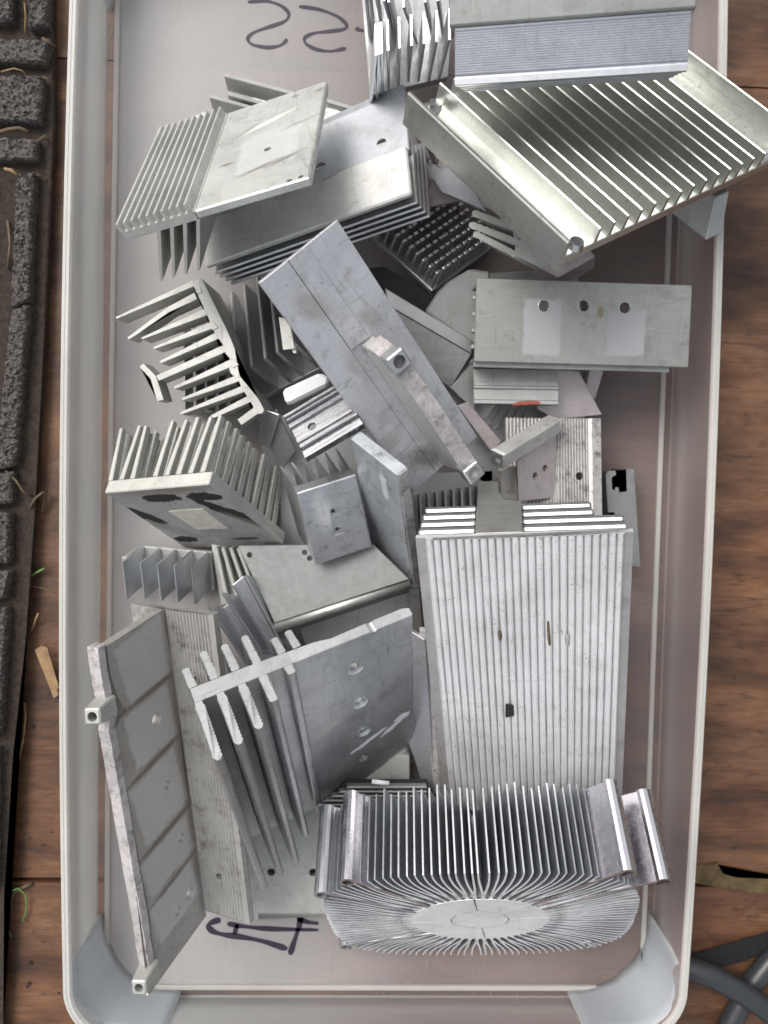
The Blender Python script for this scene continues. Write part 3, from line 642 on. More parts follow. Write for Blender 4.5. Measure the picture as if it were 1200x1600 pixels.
# ---- D: square cut bar poking out beneath the green plate
q = at((1103,376,34),(1128,364,34),(1140,298,40),(1118,308,40)); v = U(1045,330,26)-U(1103,376,34)
r = base_root('square_bar', 'square bar end poking out beneath the green plate at the right rim', 'aluminium bar', [(1103,376,34),(1128,364,34),(1140,298,40)])
world_prism('bar_body', q, v*1.3, 'dull', r, .3)

# ---- G: stepped comb heat sink, top left
r = root('comb_plate_heat_sink', 'heat sink plate with fine comb ribs, lower fins and a pasted flat', 'heat sink', 'G')
W, L, HD, fx, sh = POSES['G']['d']; xf = W*fx
o = boxp('plate', xf, W, 0, L, -1.5, 1.6, 'cream', r, .5)
holes_px(o, r, [(418,233,1.3),(452,282,.9),(470,276,.9)], 1.6)
prism('comb_base', [(-1,-1.5),(xf-.02,-1.5),(xf-.02,1.4),(-1,1.4)], 0, L, 'xz', 'cream', r)
n = 10; p0 = on_plane(r, 192, 352, 3, 2)
for i in range(n):
    x = -.8+(xf-.6)*i/(n-1)
    prism('fin', [(x-.5,1.45),(x+.75,1.45),(x-.15,4.4),(x-.75,4.6),(x-1.05,4.2)], 0, L, 'xz', 'warm', r)
for i in range(4):
    a = W*.17+(xf-W*.17)*i/3
    prism('lower_fin', [(a-.8,-1.55),(a+.6,-1.55),(a+.45+sh,-HD),(a-.55+sh,-HD)], 0, L, 'xz', 'cream', r)
DK = (.13,.11,.09)
spotted(o, 'smeared_pale_aluminium', col=(.60,.61,.59), rough=.52, metal=.7, dirt=.4, dirtcol=(.2,.18,.15), dscale=50, spots=[
    spot(r,420,230,11,13,0,(.48,.50,.51),.55,-.07,.5,1.6), spot(r,405,262,7,1.0,18,DK,.75,.6,1.4,1.6), spot(r,445,247,6,1.0,22,DK,.8,.6,1.4,1.6), spot(r,355,257,2.6,.9,0,DK,.8,.5,1.2,1.6),
    spot(r,420,190,9,1.2,24,(.75,.75,.70),.7,.5,1.2,1.6), spot(r,385,205,5,1.0,40,DK,.5,.6,1.4,1.6), spot(r,470,190,7,1.0,15,DK,.45,.6,1.4,1.6), spot(r,500,140,2,1.5,0,DK,.7,.5,1.4,1.6), spot(r,462,150,1.6,1.2,0,DK,.7,.5,1.4,1.6)])

# ---- H: layered heat sink below it
r = root('layered_heat_sink', 'wide pale heat sink with stacked side fins and a raised step, beneath the comb plate', 'heat sink', 'H')
W, DS, DD, LT = POSES['H']['d']
hs_ = boxp('step_plate', 0, W, 0, DS, -2.4, 0, 'warm', r, .6)
o = prism('rear_plate', [(2,DS+.05),(W+.3,DS+.05),(W+.6,LT),(W-6,LT),(W-6,LT-4.6),(W-30,LT-5),(2,LT-5)], -4.6, -2.2, 'xy', 'alu', r, .4)
holes_px(o, r, [(596,223,1.9),(500,262,2.4)], -2.2)
for o_, c_ in ((o, (.47,.49,.52)), (hs_, (.60,.60,.58))): spotted(o_, 'pale_matt_plate', col=c_, rough=.5, metal=.35, dirt=.35, dirtcol=(.2,.17,.14), dscale=70, spots=[spot(r,520,270,5,1.6,18,(.22,.18,.13),.6,.3,1.4)])
for k in range(4):
    z = -4.9-k*(DD-4)/3.4
    prism('fin', [(.8+k*.7,-.3+.05*k),(W+.6+k*.5,-.3+.05*k),(W+1.2+k*.6,26+3*k),(.8,26+3*k)], z-1.3, z, 'xy', 'alu', r, .45)
boxp('core', 12, W-8, 6, 30, -DD-1, -2.45, 'dark', r)

burr_h = [(596,223,1.8)]
# ---- I: slim fins behind the comb plate
r = base_root('pale_fin_strip_heat_sink', 'low heat sink showing only pale slanted fin edges behind the comb plate', 'heat sink', [(330,155,6),(560,180,6)])
for (a, b, dy) in (((350,120,20),(470,152,20),22),((355,149,14),(416,166,14),12),((327,153,12),(400,173,12),20),((508,160,20),(560,176,20),8)):
    p0, p1 = U(*a), U(*b); q0, q1 = U(a[0]+5, a[1]+dy, a[2]-9), U(b[0]+4, b[1]+dy, b[2]-9)
    world_prism('fin', [p0, p1, q1, q0], (.3,1.3,.6), 'warm', r, .25)
slab('base', [(338,176,5),(400,150,5),(560,176,5),(560,215,5),(345,215,5)], 3, 'warm', r)
slab('foot', [(303,180,10),(318,174,10),(336,186,10),(310,194,10)], 5, 'cream', r)

def burr(rt, px, py, z, rad, mat_='silver'):
    q_ = on_plane(rt, px, py, z); pts_ = [(q_[0]+rad*math.cos(t), q_[1]+rad*math.sin(t), z+random.uniform(-.05,.05)) for t in np.linspace(0, 2*math.pi*.97, 22)]
    return from_bm('drill_burr', tube_bm(pts_, .14, 5), mat_, rt, True)
# ---- A: fan of thin blades at the top centre
r = base_root('fanned_blade_heat_sink', 'heat sink with a fan of thin upright blades at the top centre', 'heat sink', [(570,165,10),(700,0,10)])
rowsA = [([(585,37),(589,36),(593,34),(603,30),(621,26),(640,22),(660,19),(680,16),(700,13)], 50, 64,
          [(577,168),(587,164),(597,157),(606,142),(621,136),(636,128),(652,128),(668,128),(684,126)], 30),
         ([(567,-60),(573,-56),(584,-50),(596,-46),(603,-44),(626,-36),(660,-44),(680,-46),(700,-50)], 48, 62,
          [(576,60),(584,62),(596,52),(610,44),(622,60),(650,70),(676,70),(692,66),(706,60)], 28)]
for tips, dl, zt, bases, zb in rowsA:
    for (tx, ty), (bx, by) in zip(tips, bases):
        lean = (bx-tx)*.06
        q = [U(tx, ty, zt), U(tx+1+lean, ty+dl, zt), U(bx, by, zb), U(bx-(bx-tx)*.35-2, by-dl*1.05, zb)]
        world_prism('blade', q, (.95,.1,.15), 'fin', r, .12)
slab('base', [(578,150,27),(700,120,27),(716,-60,27),(560,-60,27)], 4, 'dark', r)

# ---- E: toothed comb end under the green plate
r = base_root('toothed_comb_heat_sink', 'small heat sink with toothed fingers pointing left, under the green plate corner', 'heat sink', [(727,365,36),(833,413,36)])
zE = 44
def pxz(L_, z): return [U(x, y, z) for x, y in L_]
vE = U(868,434,38)-U(833,413,44)
spine = [(826,348),(852,392),(833,413),(806,402),(812,394),(818,386),(806,360),(790,330),(770,296),(784,290)]
world_prism('spine', pxz([(800,318),(858,380),(833,413),(806,400),(816,392),(820,382),(817,374),(822,366),(818,356),(808,350),(812,342),(806,334),(796,330)], zE), vE, 'cream', r, .15)
for (a, b, wd) in (((740,364),(806,398),9),((733,350),(817,382),10),((738,332),(818,362),10),((749,313),(810,342),9),((754,296),(797,322),8)):
    A, B = U(a[0], a[1], zE), U(b[0], b[1], zE)
    poly = serrated((B[0],B[1]), (A[0],A[1]), wd/4.4, wd/4.6, 9, .34)
    world_prism('toothed_finger', [(x, y, zE+.1) for x, y in poly], vE, 'cream', r, 0)
world_prism('side_plate', pxz([(859,381),(905,370),(930,400),(872,434),(834,414)], zE-2), vE*.35+np.array([0,0,-10]), 'pink', r, .3)

# ---- F: dark pin fin block
r = root('pin_fin_heat_sink', 'dark pin fin heat sink deep in the pile at top centre', 'heat sink', 'F')
W, L, H = POSES['F']['d']; L = 40
boxp('base', 0, W, 0, L, -2, 0, 'dull', r)
nx, ny = 9, 11; pm = None
for i in range(nx):
    for j in range(ny):
        if pm is None:
            pm = boxp('pin', -.65, .65, -1.2, 1.2, .02, H*.8, 'alu', r, .2); pm.location = Vector(((i+.5)*W/nx, (j+.5)*L/ny, 0))*S
        else:
            c = pm.copy(); C.objects.link(c); c.parent = r; c.location = Vector(((i+.5)*W/nx, (j+.5)*L/ny, 0))*S
            c.rotation_euler.x = random.uniform(-.06,.06)

# ---- J: tall tree profile standing on end at the left
r = base_root('open_comb_extrusion', 'open extruded profile with long thin uneven fingers reaching to the left tub wall', 'heat sink', [(185,500,6),(410,640,6)])
zJ = 37; vJ = np.array([1.5, 1.5, -31.0])
Jp = pxz([(298,442),(311,434),(316,436),(352,510),(366,545),(372,580),(374,588),(402,622),(413,641),(410,646),(398,648),(396,634),(386,618),(378,606),(372,590),(360,583),(358,572),(360,560),(353,552),(350,540),(336,520),(330,506),(322,486),(312,466),(305,450)], zJ)
world_prism('spine', Jp, vJ, 'cream', r, .15)
def jf(a, b, w0, w1, mid=None, dz=0, name='finger'):
    pts = [a] + ([mid] if mid else []) + [b]; P = [U(x, y, zJ+.06+dz) for x, y in pts]; n = len(P); L_, R_ = [], []
    for i, p in enumerate(P):
        d = (P[min(i+1,n-1)]-P[max(i-1,0)]); d /= np.linalg.norm(d); q = np.array([-d[1], d[0], 0]); w_ = (w0+(w1-w0)*i/(n-1))/2
        L_.append(p+q*w_); R_.append(p-q*w_)
    return world_prism(name, L_+R_[::-1], vJ*depthJ, 'cream', r, .1)
depthJ = .38
jf((303,442),(181,497),2.3,.8); jf((306,462),(200,529),2.6,.9,(262,484)); jf((322,487),(221,529),2.6,.8); jf((334,507),(240,544),2.6,.8)
jf((340,524),(250,566),2.6,1.0); jf((352,544),(246,591),2.8,2.2); jf((364,566),(272,606),2.8,1.0)
jf((374,590),(284,624),2.6,1.0); jf((384,606),(282,646),2.6,1.0); jf((392,622),(330,652),2.6,1.4); jf((402,640),(374,660),2.8,2.6)
jf((221,570),(251,626),1.9,2.4,(240,590),.2,'cross_bar')
boxes = [((330,512),(344,508)),((348,528),(362,524))]
for (a, b) in (((306,455),(314,452)),((330,513),(338,508)),((362,572),(370,566))):
    jf(a, b, 1.6, 2.6, None, .3, 'notch_lip')

r = base_root('low_fin_heat_sink', 'low grey finned heat sink seen through the fingers of the open comb extrusion', 'heat sink', [(285,510,2),(330,645,2)])
for k, x in enumerate((286,303,320,338,356)):
    A, B = U(x, 508+k*3, 15), U(x+1, 640, 15); world_prism('fin', [A, B, B+np.array([1,0,-11]), A+np.array([1,0,-11])], (.7,0,0), 'dull', r, .1)
slab('base', [(290,520,3),(366,520,3),(366,645,3),(290,645,3)], 2, 'dull', r)

# ---- K: dark U sink beside it
r = root('upright_fin_heat_sink', 'dark upright fin heat sink with hooked strip, left of the long slanted bar', 'heat sink', 'K')
W, L, H = POSES['K']['d']; 
prism('base', [(-1.2,-2.4),(W+9,-2.4),(W+9,0),(-1.2,0)], 0, L, 'xz', 'alu', r, .25)
for x in (0, W*.37, W*.73, W*1.04, W*1.45): prism('fin', fin_poly(x-.75, x+.75, .02, H+(0 if x < W*1.4 else 3), .9), 0, L, 'xz', 'alu', r)
q = pxz([(435,495),(452,500),(461,545),(442,547)], 42)
world_prism('hooked_strip', q, (.4,.3,-1.6), 'cream', r, .2)
world_prism('hooked_strip', pxz([(450,533),(463,540),(463,552),(458,552),(457,545),(450,541)], 41), (.4,.3,-3), 'cream', r, .1)

# ---- foam pad
r = base_root('foam_pad', 'white foam pad wedged between the upright fin heat sink and the shiny rail', 'foam pad', [(440,600,26),(510,590,26)], group=None)
slab('pad', [(441,609,38),(500,582,38),(514,590,38),(512,602,38),(452,632,38),(446,630,38)], 6, 'foam', r, 1.0)

# ---- L: long slanted bar with bossed flange
r = root('long_angle_bar', 'long slanted grey bar with rough flange and two screw bosses, pile centre', 'heat sink', 'L')
W, L, uf, vf, hf = POSES['L']['d']; hf = abs(hf)
lplate = prism('plate', [(0,.2),(0,2.4),(W,2.4),(W,.5),(uf-4,.5),(uf-4.3,0),(uf-8,-.25),(.8,-.25)], 0, L, 'xz', 'cool', r, .15)
lstrip = prism('raised_strip', [(uf-3.9,.48),(uf+3.6,.48),(uf+3.6,-.1),(uf-3.9,-.25)], 0, vf-1, 'xz', 'cool', r, .1)
# flange (rises toward -z), slanting end
bmf = bmesh.new()
secs = []
for k in range(17):
    t = k/16; y = vf+(L-vf)*t
    top = -hf*min(1, .25+t*9) if t < .09 else -hf + (.5*math.sin(t*9) if 0 < t < 1 else 0)
    lean = 1.0*math.sin(math.pi*t)
    secs.append([(uf, y, .1), (uf+1.2-lean*.6, y, top*.45), (uf+.3, y, top+.6), (uf+1, y, top), (uf+6.2, y, top-.2), (uf+6.6, y, top+.8), (uf+4.6, y, top*.5), (uf+5.4, y, .1)])
rings = [[bmf.verts.new(p) for p in s_] for s_ in secs]
for A, B in zip(rings, rings[1:]):
    for k in range(8): bmf.faces.new((A[k], A[(k+1)%8], B[(k+1)%8], B[k]))
bmf.faces.new(rings[0]); bmf.faces.new(rings[-1][::-1])
fo = from_bm('flange', bmf, 'warm', r); fo.data.materials.append(M['rough'])
for k_, p_ in enumerate(fo.data.polygons):
    if k_ < 128 and k_ % 8 in (2,3,4): p_.material_index = 1
for (px, py) in ((624,565),(741,739)):
    p = on_plane(r, px, py, -hf-1.2); b = prism_bm([(p[0]-3.3,p[1]-3.3),(p[0]+3.3,p[1]-3.3),(p[0]+3.3,p[1]+3.3),(p[0]-3.3,p[1]+3.3)], -hf-1.4, -hf+5.5, 'xy', bevel=.5)
    bo = from_bm('screw_boss', b, 'alu', r); cut(bo, [cyl_cut((p[0], p[1], -hf), 2, 2.2, 14)])
BR = (.17,.14,.125)
sp_ = [spot(r,488,480,6.5,4.2,60,BR,.55,.35,.8), spot(r,582,498,5,3,60,BR,.5,.4,1.0), spot(r,560,570,5,3,60,BR,.35,.4,1.2), spot(r,668,715,9,4,40,(.06,.05,.045),.75,.5,1.6), spot(r,610,690,5,3,0,BR,.4,.5,1.5)]  # near-black patch paints the flange's shadow on the far end; brown ones are stains
for o_ in (lplate, lstrip): spotted(o_, 'stained_shaded_blue_grey_aluminium', col=(.55,.555,.58), rough=.5, metal=.7, dirt=.45, dirtcol=(.12,.10,.10), dscale=90, specks=.58, spots=sp_)

# ---- M: small shiny rail
r = root('shiny_rail', 'short shiny ribbed rail with one hole, left of the long slanted bar', 'rail', 'M', group=None)
W, D, H = POSES['M']['d']; W += .4
prof = [(0,2.2),(0,-.6),(1.2,-.6),(1.2,.6),(5,.6),(5,-.2),(6.2,-.2),(6.2,.9),(12.5,.9),(12.5,-.2),(13.8,-.2),(13.8,.6),(19.6,.6),(19.6,-.7),(D,-.7),(D,2.2)]
o = prism('rail_body', prof, 0, W, 'yz', 'railmetal', r, .12)
holes_px(o, r, [(487,666,1.6)], .8)
for y in (2.4, 15.8): boxp('rail_lip', .2, W, y, y+1.0, -.9, .55, 'railmetal', r, .2)

# ---- N: cross-cut block with pasted base, lower left
r = root('cross_cut_block_heat_sink', 'square cross-cut fin block showing its pasted base with a pale square', 'heat sink', 'N')
W, L, H = POSES['N']['d']
boxp('base', 0, W, 0, L, 0, 5.2, 'cream', r, .3)
nx, ny = 9, 10; sx = W/nx; sy = L/ny; pm = None
for i in range(nx):
    for j in range(ny):
        x, y = i*sx+1.1, j*sy+1.2
        if i in (3,) and j < 2: continue
        if pm is None:
            b = prism_bm([(-1.1,-1.5),(1.1,-1.5),(1.1,1.5),(-1.1,1.5)], 5.15, H, 'xy')
            for v in b.verts:
                if v.co.z > 10: v.co.x *= .7; v.co.y *= .8
            bmesh.ops.bevel(b, geom=b.edges[:], offset=.2, segments=1, affect='EDGES')
            pm = from_bm('pin', b, 'cream', r); c = pm
        else:
            c = pm.copy(); C.objects.link(c); c.parent = r
        c.location = Vector((x, y, 0))*S
        lx = -.34*(max(0, (nx-3-i))/nx)**1.3 + random.uniform(-.03,.03); 
        if i == 1: lx += .12
        sh = Matrix.Identity(4); c.rotation_euler.y = -(-lx); c.rotation_euler.x = .16*(j/ny) + random.uniform(-.025,.025)
        c.rotation_euler.y = lx
        c.location = Vector((x - lx*5.2*.9, y + c.rotation_euler.x*5.2*.9, -.0))*S
BK = (.015,.015,.017); BRN = (.20,.165,.13)
nb = boxp('underside_film', .3, W-.3, .3, L-.3, -.12, -.01, 'dirty', r, 0)
nsp = [spot(r,308,760,22,3.5,0,BRN,.6,.5,1.0), spot(r,240,768,20,2.5,0,BRN,.6,.5,1.0), spot(r,205,805,4,26,-40,BRN,.6,.5,1.0)]
nsp += [spot(r,253,778,9,3.0,2,BK,1,.05,1.5), spot(r,222,804,10.5,3.3,52,BK,1,.05,1.5), spot(r,318,775,8,3.0,8,BK,1,.05,1.6), spot(r,358,800,14,3.4,54,BK,1,.05,1.5), spot(r,291,842,6,2.8,0,BK,1,.05,1.5), spot(r,384,841,7,1.0,0,BK,.9,.1,1.8), spot(r,425,848,4,1.6,0,BRN,.9,.2,1.4), spot(r,390,815,10,1.6,54,BRN,.8,.3,1.4)]
spotted(nb, 'pasted_underside', col=(.48,.48,.48), rough=.55, metal=.5, dirt=.5, dirtcol=(.2,.17,.14), dscale=160, spots=nsp)
patch('pale_paste_square', r, [(263,799),(317,795),(357,826),(308,828)], -.34, .2, 'paste')

# ---- O: small block with two holes
r = root('small_block_heat_sink', 'small block heat sink with two holes in a sunken slot, left of centre', 'heat sink', 'O')
W, L, H = POSES['O']['d']
o = boxp('base', 0, W, 0, L, 0, 6.2, 'alu', r, .4)
c1 = on_plane(r, 521, 800, 0); c2 = on_plane(r, 528, 828, 0)
sl_ = [on_plane(r, x, y, 0) for x, y in ((515,795),(530,792),(537,834),(522,838))]
cut(o, [prism_bm([(p[0],p[1]) for p in sl_], -1, .7, 'xy')]); cut(o, [cyl_cut((c1[0],c1[1],0),2,.85,8), cyl_cut((c2[0],c2[1],0),2,.85,8)])
spotted(o, 'scuffed_block_face', col=(.62,.63,.65), rough=.42, metal=.88, dirt=.4, dscale=110, specks=.56, scr=.8, spots=[spot(r,528,773,3,1,10,(.2,.2,.21),.7,.4,1.4), spot(r,505,800,3,7,0,(.75,.76,.78),.4,.5,1.5)])
for i in range(6):
    x = 1.0+(W-2.2)*i/5; prism('fin', fin_poly(x-.8, x+.8, 6.22, H, .45, (i-2.5)*.5), .2, L-.2, 'xz', 'alu', r)

# ---- P: thick slab standing right of it
r = root('thick_slab', 'thick scratched bluish slab standing right of the small two hole block', 'heat sink', 'P')
W, L, T = POSES['P']['d']
bm = prism_bm([(0,0),(W,0),(W,L),(0,L)], 0, T+1, 'xy', bevel=.35)
o = from_bm('slab_body', bm, 'cool', r); spotted(o, 'scratched_bluish_slab', col=(.60,.63,.67), rough=.4, metal=.75, dirt=.6, dirtcol=(.10,.095,.09), dscale=120, specks=.54, scr=.7, blotch=.7, spots=[spot(r,588,812,2.2,4,0,(.1,.1,.1),.7,.25,2.0), spot(r,574,745,1.2,6,20,(.12,.12,.12),.6,.25,2.0), spot(r,600,760,2,7,0,(.75,.77,.79),.5,.2,2.2)])

boxp('sawn_edge', W+.02, W+.5, .2, L-.2, .4, T+.6, 'rough', r, .15)

# ---- Q: flat plate with three holes
r = root('three_hole_plate_heat_sink', 'flat plate heat sink with three holes in a row and two pale paste patches', 'heat sink', 'Q')
W, L, _ = POSES['Q']['d']
o = boxp('plate', 0, W, 0, L, -1.8, 0, 'dull', r, .3)
holes_px(o, r, [(850,478,2.05),(912,478,2.05),(976,481,2.05)], 0)
PG = (.33,.33,.345)
for x_, y_ in ((850,478),(912,478),(976,481)): burr(r, x_, y_, .02, 2.15)
spotted(o, 'pasted_brushed_plate', col=(.38,.38,.355), rough=.42, metal=.86, dirt=.45, brush=(.12,1.6,1), bump=.3, dscale=80, spots=[
    spot(r,847,512,7.0,10.2,0,PG,.9,-.06,.35), spot(r,978,520,7.2,8.4,0,PG,.9,-.06,.5), spot(r,990,498,4,3,0,PG,.9,.1,.8), spot(r,938,488,1.2,2,0,(.2,.16,.08),.8,.3,1.0)])
for k, y in enumerate((1.2, 7, 13, 29)): boxp('fin', .5, W-6 if k == 0 else W-2, y-.7, y+.7, -14, -1.85, 'dull', r, .2)
boxp('lower_flange', .4, W-6, -1.6, .8, -4.6, -3.2, 'dull', r, .2)
for y in (5, 11, 17, 23): boxp('edge_tooth', -.9, .1, y, y+1.4, -3.4, -1.9, 'dull', r, .15)

# ---- R: ribbed channel with red mark under Q
P = [(738,576,30),(876,576,30),(872,632,31),(740,630,31)]
R_, t_, lx, ly = basis(U(*P[3]), U(*P[2]), U(*P[0]))
r = root('red_marked_channel', 'short ribbed channel with a red pen mark, directly below the three hole plate', 'heat sink', R=R_, t=t_)
prism('channel_body', [(-.2,-2),(-.2,.9),(1.3,.9),(1.5,0),(5.6,0),(5.8,.9),(6.8,.9),(7,0),(ly,0),(ly,-2)], 0, lx, 'yz', 'dull', r, .12)
patch('red_mark', r, [(800,632),(812,627),(842,627),(845,630),(820,633)], .95, .08, 'red')

# ---- plates and bars deep in the middle
r = base_root('dark_angle_plate', 'dark angle plate slanting down right behind the long slanted bar', 'heat sink', [(612,474,20),(735,554,20)])
slab('lower_face', [(606,478,30),(736,554,27),(704,606,22),(580,520,24)], 2.5, 'dull', r)
slab('upper_edge', [(602,450,31),(738,532,28),(737,553,27.6),(607,477,30.6)], 2.2, 'dark', r)
r = base_root('smooth_blue_bracket', 'smooth pale blue rounded bracket tucked left of the three hole plate', 'bracket', [(665,485,26),(732,422,26)], group=None)
slab('bracket_face', [(664,486,27),(684,456,29),(700,440,30),(734,420,31),(766,424,31),(766,560,27),(738,532,27)], 2, 'folded', r, .8)
r = base_root('grey_web_plate', 'plain grey plate standing below the left corner of the three hole plate', 'heat sink', [(704,606,18),(740,628,18)])
slab('web', [(704,606,22),(742,560,24),(742,640,20),(720,622,21)], 3, 'dull', r)
r = base_root('brown_grey_corner_plate', 'brownish grey plate slanting down to the right under the red marked channel', 'heat sink', [(870,585,20),(940,648,20)])
slab('plate', [(840,575,26),(905,580,25),(941,648,22),(870,656,22),(840,640,24)], 2, 'pink', r)
r = base_root('short_pale_bar', 'short pale bar standing right of the brownish grey plate', 'aluminium bar', [(922,580,14),(928,622,14)])
slab('bar', [(922,576,18),(944,576,18),(930,624,15),(912,616,15)], 5, 'pink', r)
r = base_root('slanted_pink_strip', 'narrow pinkish strip slanting down toward the small cast angle', 'aluminium bar', [(722,622,20),(770,700,20)])
slab('strip', [(714,634,24),(732,628,24),(784,690,21),(768,706,21)], 2.5, 'pink', r)
r = base_root('small_grid_heat_sink', 'small dark heat sink with spaced slanted fins above the cast angle', 'heat sink', [(757,634,10),(800,670,10)])
for k in range(5):
    a = U(750+k*13, 664+k*3, 12); b_ = U(776+k*12, 630+k*3, 12); world_prism('fin', [a, b_, b_+np.array([.5,.3,-6]), a+np.array([.5,.3,-6])], (.7,.4,0), 'dull', r, .1)
slab('base', [(735,640,6),(830,620,6),(835,690,6),(750,700,6)], 2, 'dark', r)
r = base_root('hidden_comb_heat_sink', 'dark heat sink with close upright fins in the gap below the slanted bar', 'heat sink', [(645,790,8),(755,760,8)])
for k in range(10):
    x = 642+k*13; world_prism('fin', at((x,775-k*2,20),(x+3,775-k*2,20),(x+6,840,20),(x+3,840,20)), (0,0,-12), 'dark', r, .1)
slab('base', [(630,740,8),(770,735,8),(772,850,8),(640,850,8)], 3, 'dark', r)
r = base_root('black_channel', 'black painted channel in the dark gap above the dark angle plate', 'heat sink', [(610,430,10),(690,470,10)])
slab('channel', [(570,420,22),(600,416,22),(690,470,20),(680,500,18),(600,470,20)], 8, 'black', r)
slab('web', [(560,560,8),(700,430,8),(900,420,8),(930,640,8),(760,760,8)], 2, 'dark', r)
r = base_root('far_corner_fins', 'few brown lit fin edges between the layered heat sink and the green plate', 'heat sink', [(650,200,20),(690,290,20)])
for (a, b_) in (((652,200),(668,248)),((653,233),(672,282)),((662,196),(682,250))):
    A, B = U(a[0],a[1],32), U(b_[0],b_[1],28); world_prism('fin', [A, B, B+np.array([0,0,-9]), A+np.array([0,0,-9])], (1.1,.4,0), 'pink', r, .15)
slab('face', [(655,250,24),(700,262,24),(742,300,22),(760,330,22),(690,300,22)], 3, 'cool', r)
slab('face_plate', [(640,170,16),(720,180,16),(780,300,16),(640,330,16)], 2, 'pink', r)

# ---- T: small cast angle with speckled ribs
r = root('small_cast_angle', 'small cast angle with speckled ribbed back and a square bar ended in a hole', 'heat sink', 'T')
W, L, _ = POSES['T']['d']
rp = [(0,2.4),(0,0)] + [(a, -b) for a, b in ridges_xy(13, 18.6, .5)] + [(20.2,0)] + [(20.4+a, -b) for a, b in ridges_xy(11, 12.6, .5)] + [(W-3.6,-.6),(W,-.6),(W,2.4)]
o = prism('ribbed_plate', rp, 0, L+3, 'xz', 'dirty', r); spotted(o, 'speckled_ribbed_back', col=(.44,.43,.42), rough=.5, metal=.8, dirt=.95, dirtcol=(.07,.06,.055), dscale=230, specks=.55); holes_px(o, r, [(905,744,1.6)], 0)
pts = [(868,656,27),(868,775,27),(812,784,42),(806,716,46)]
q = at((868,672,29),(868,778,28),(810,784,38),(808,720,42)); wpl = world_prism('web_plate', q, (.6,.8,-2.2), 'pink', r, .3)
def poke(o, lst, rad, L_=14):
    cs = []
    for (x, y, z) in lst:
        p = U(x, y, z); n = np.array(normal_up(q))
        inv = np.array(o.parent.matrix_world.inverted()); a = inv[:3,:3]@((p-n*L_)*S)+inv[:3,3]; b_ = inv[:3,:3]@((p+n*L_)*S)+inv[:3,3]
        cs.append(tube_bm([tuple(a/S), tuple(b_/S)], rad, 16))
    cut(o, cs)
poke(wpl, [(838,744,36),(855,732,33)], 1.5)
a0, a1 = U(779,716,48), U(866,662,31)
R_, t_, lx, _l = basis(a0, a1, a0+np.array([.55,1,0]))
bb = bmesh.new(); Rm = Matrix([list(R_[i]) for i in range(3)])
for y0, z0 in ((-2.9,-2.9),):
    bb = prism_bm([(0,-3.1),(lx,-3.1),(lx,3.1),(0,3.1)], -3.1, 3.1, 'xy', bevel=.4)
inv = r.matrix_world.inverted()
for v in bb.verts: v.co = (inv @ ((Rm @ v.co + Vector(t_))*S))/S
bar = from_bm('square_bar', bb, 'warm', r)
bb = prism_bm([(-.9,-3.2),(0,-3.2),(0,3.2),(-.9,3.2)], -3.2, 3.2, 'xy', bevel=.4)
for v in bb.verts: v.co = (inv @ ((Rm @ v.co + Vector(t_))*S))/S
bar2 = from_bm('bar_end', bb, 'alu', r)
def axcut(a, b_, rad): return tube_bm([tuple((inv @ (Vector(a)*S))/S), tuple((inv @ (Vector(b_)*S))/S)], rad, 16)
dd = (a1-a0)/np.linalg.norm(a1-a0)
cut(bar, [axcut(a0-dd*3, a0+dd*9, 1.9)]); cut(bar2, [axcut(a0-dd*3, a0+dd*9, 1.9)])
slab('speckled_foot', [(783,735,36),(792,730,36),(808,728,34),(810,782,34),(783,780,34)], 5, 'dirty', r)

# ---- V: flat clip profile at the right
r = base_root('clip_profile', 'narrow clip profile with hooked slot beside the right tub wall', 'aluminium profile', [(947,737,8),(1000,887,8)])
V = [(985,732),(991,733),(1001,886),(984,884),(979,838),(976,824),(968,820),(960,800),(950,800),(946,742),(950,736),(961,736),(962,742),(957,744),(955,748),(956,764),(960,768),(962,762),(966,762),(967,770),(980,768),(979,734)]
o = world_prism('profile', pxz(V, 20), (0,0,-15), 'folded', r, .15)
poke(o, [(978,810,20)], 2.2, 26) if False else None
world_prism('back_plate', pxz([(958,733),(984,733),(986,772),(962,772)], 9), (0,0,-3), 'black', r, .1)

# ---- U: big ridged heat sink
r = root('ridged_tree_heat_sink', 'large bright heat sink with ridged face and stacked side fins above', 'heat sink', 'U')
W, L, D = POSES['U']['d']
n = 25; off = 3.2
pr = [(0,0)] + [(off-.2,0)] + [(off+a, -b) for a, b in ridges_xy(n, W-off-2.6, 1.8)] + [(W-2.2,0),(W,0),(W+.15,.4),(W,2.1),(0,2.1)]
uf_ = prism('ridged_face', pr, 0, L, 'xz', 'bright', r)
def shade_grooves(o, zc, axis, dir_):  # paints shade into the groove bottoms with the darker material
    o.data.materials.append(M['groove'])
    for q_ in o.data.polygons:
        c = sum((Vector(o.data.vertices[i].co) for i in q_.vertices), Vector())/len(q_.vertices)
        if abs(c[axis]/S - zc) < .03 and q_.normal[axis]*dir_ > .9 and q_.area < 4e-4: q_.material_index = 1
shade_grooves(uf_, 0, 2, -1)
for k in range(4):
    z = 4.0+k*5.1
    prism('left_fin', [(.3+k*.35,z+.0),(20,z),(20,z+3.3),(.3+k*.35,z+3.3)], 0, L, 'xz', 'alu', r, .8)
    xr = W*.985 if k < 2 else W*.86
    prism('right_fin', [(35.5,z),(xr-k*.4,z),(xr-k*.4,z+3.3),(35.5,z+3.3)], 0, L, 'xz', 'alu', r, .8)
z1 = 3.9+4*5.1
prism('core_web', [(20.02,2.15),(35.48,2.15),(35.48,z1),(29.5,z1+2),(27.2,z1+7),(27.2,z1+17),(20.6,z1+17),(20.02,z1+6)], 0.05, L, 'xz', 'dull', r, .2)
patch('black_chip', r, [(790,1100),(802,1102),(803,1119),(791,1122)], -2.1, .3, 'black')
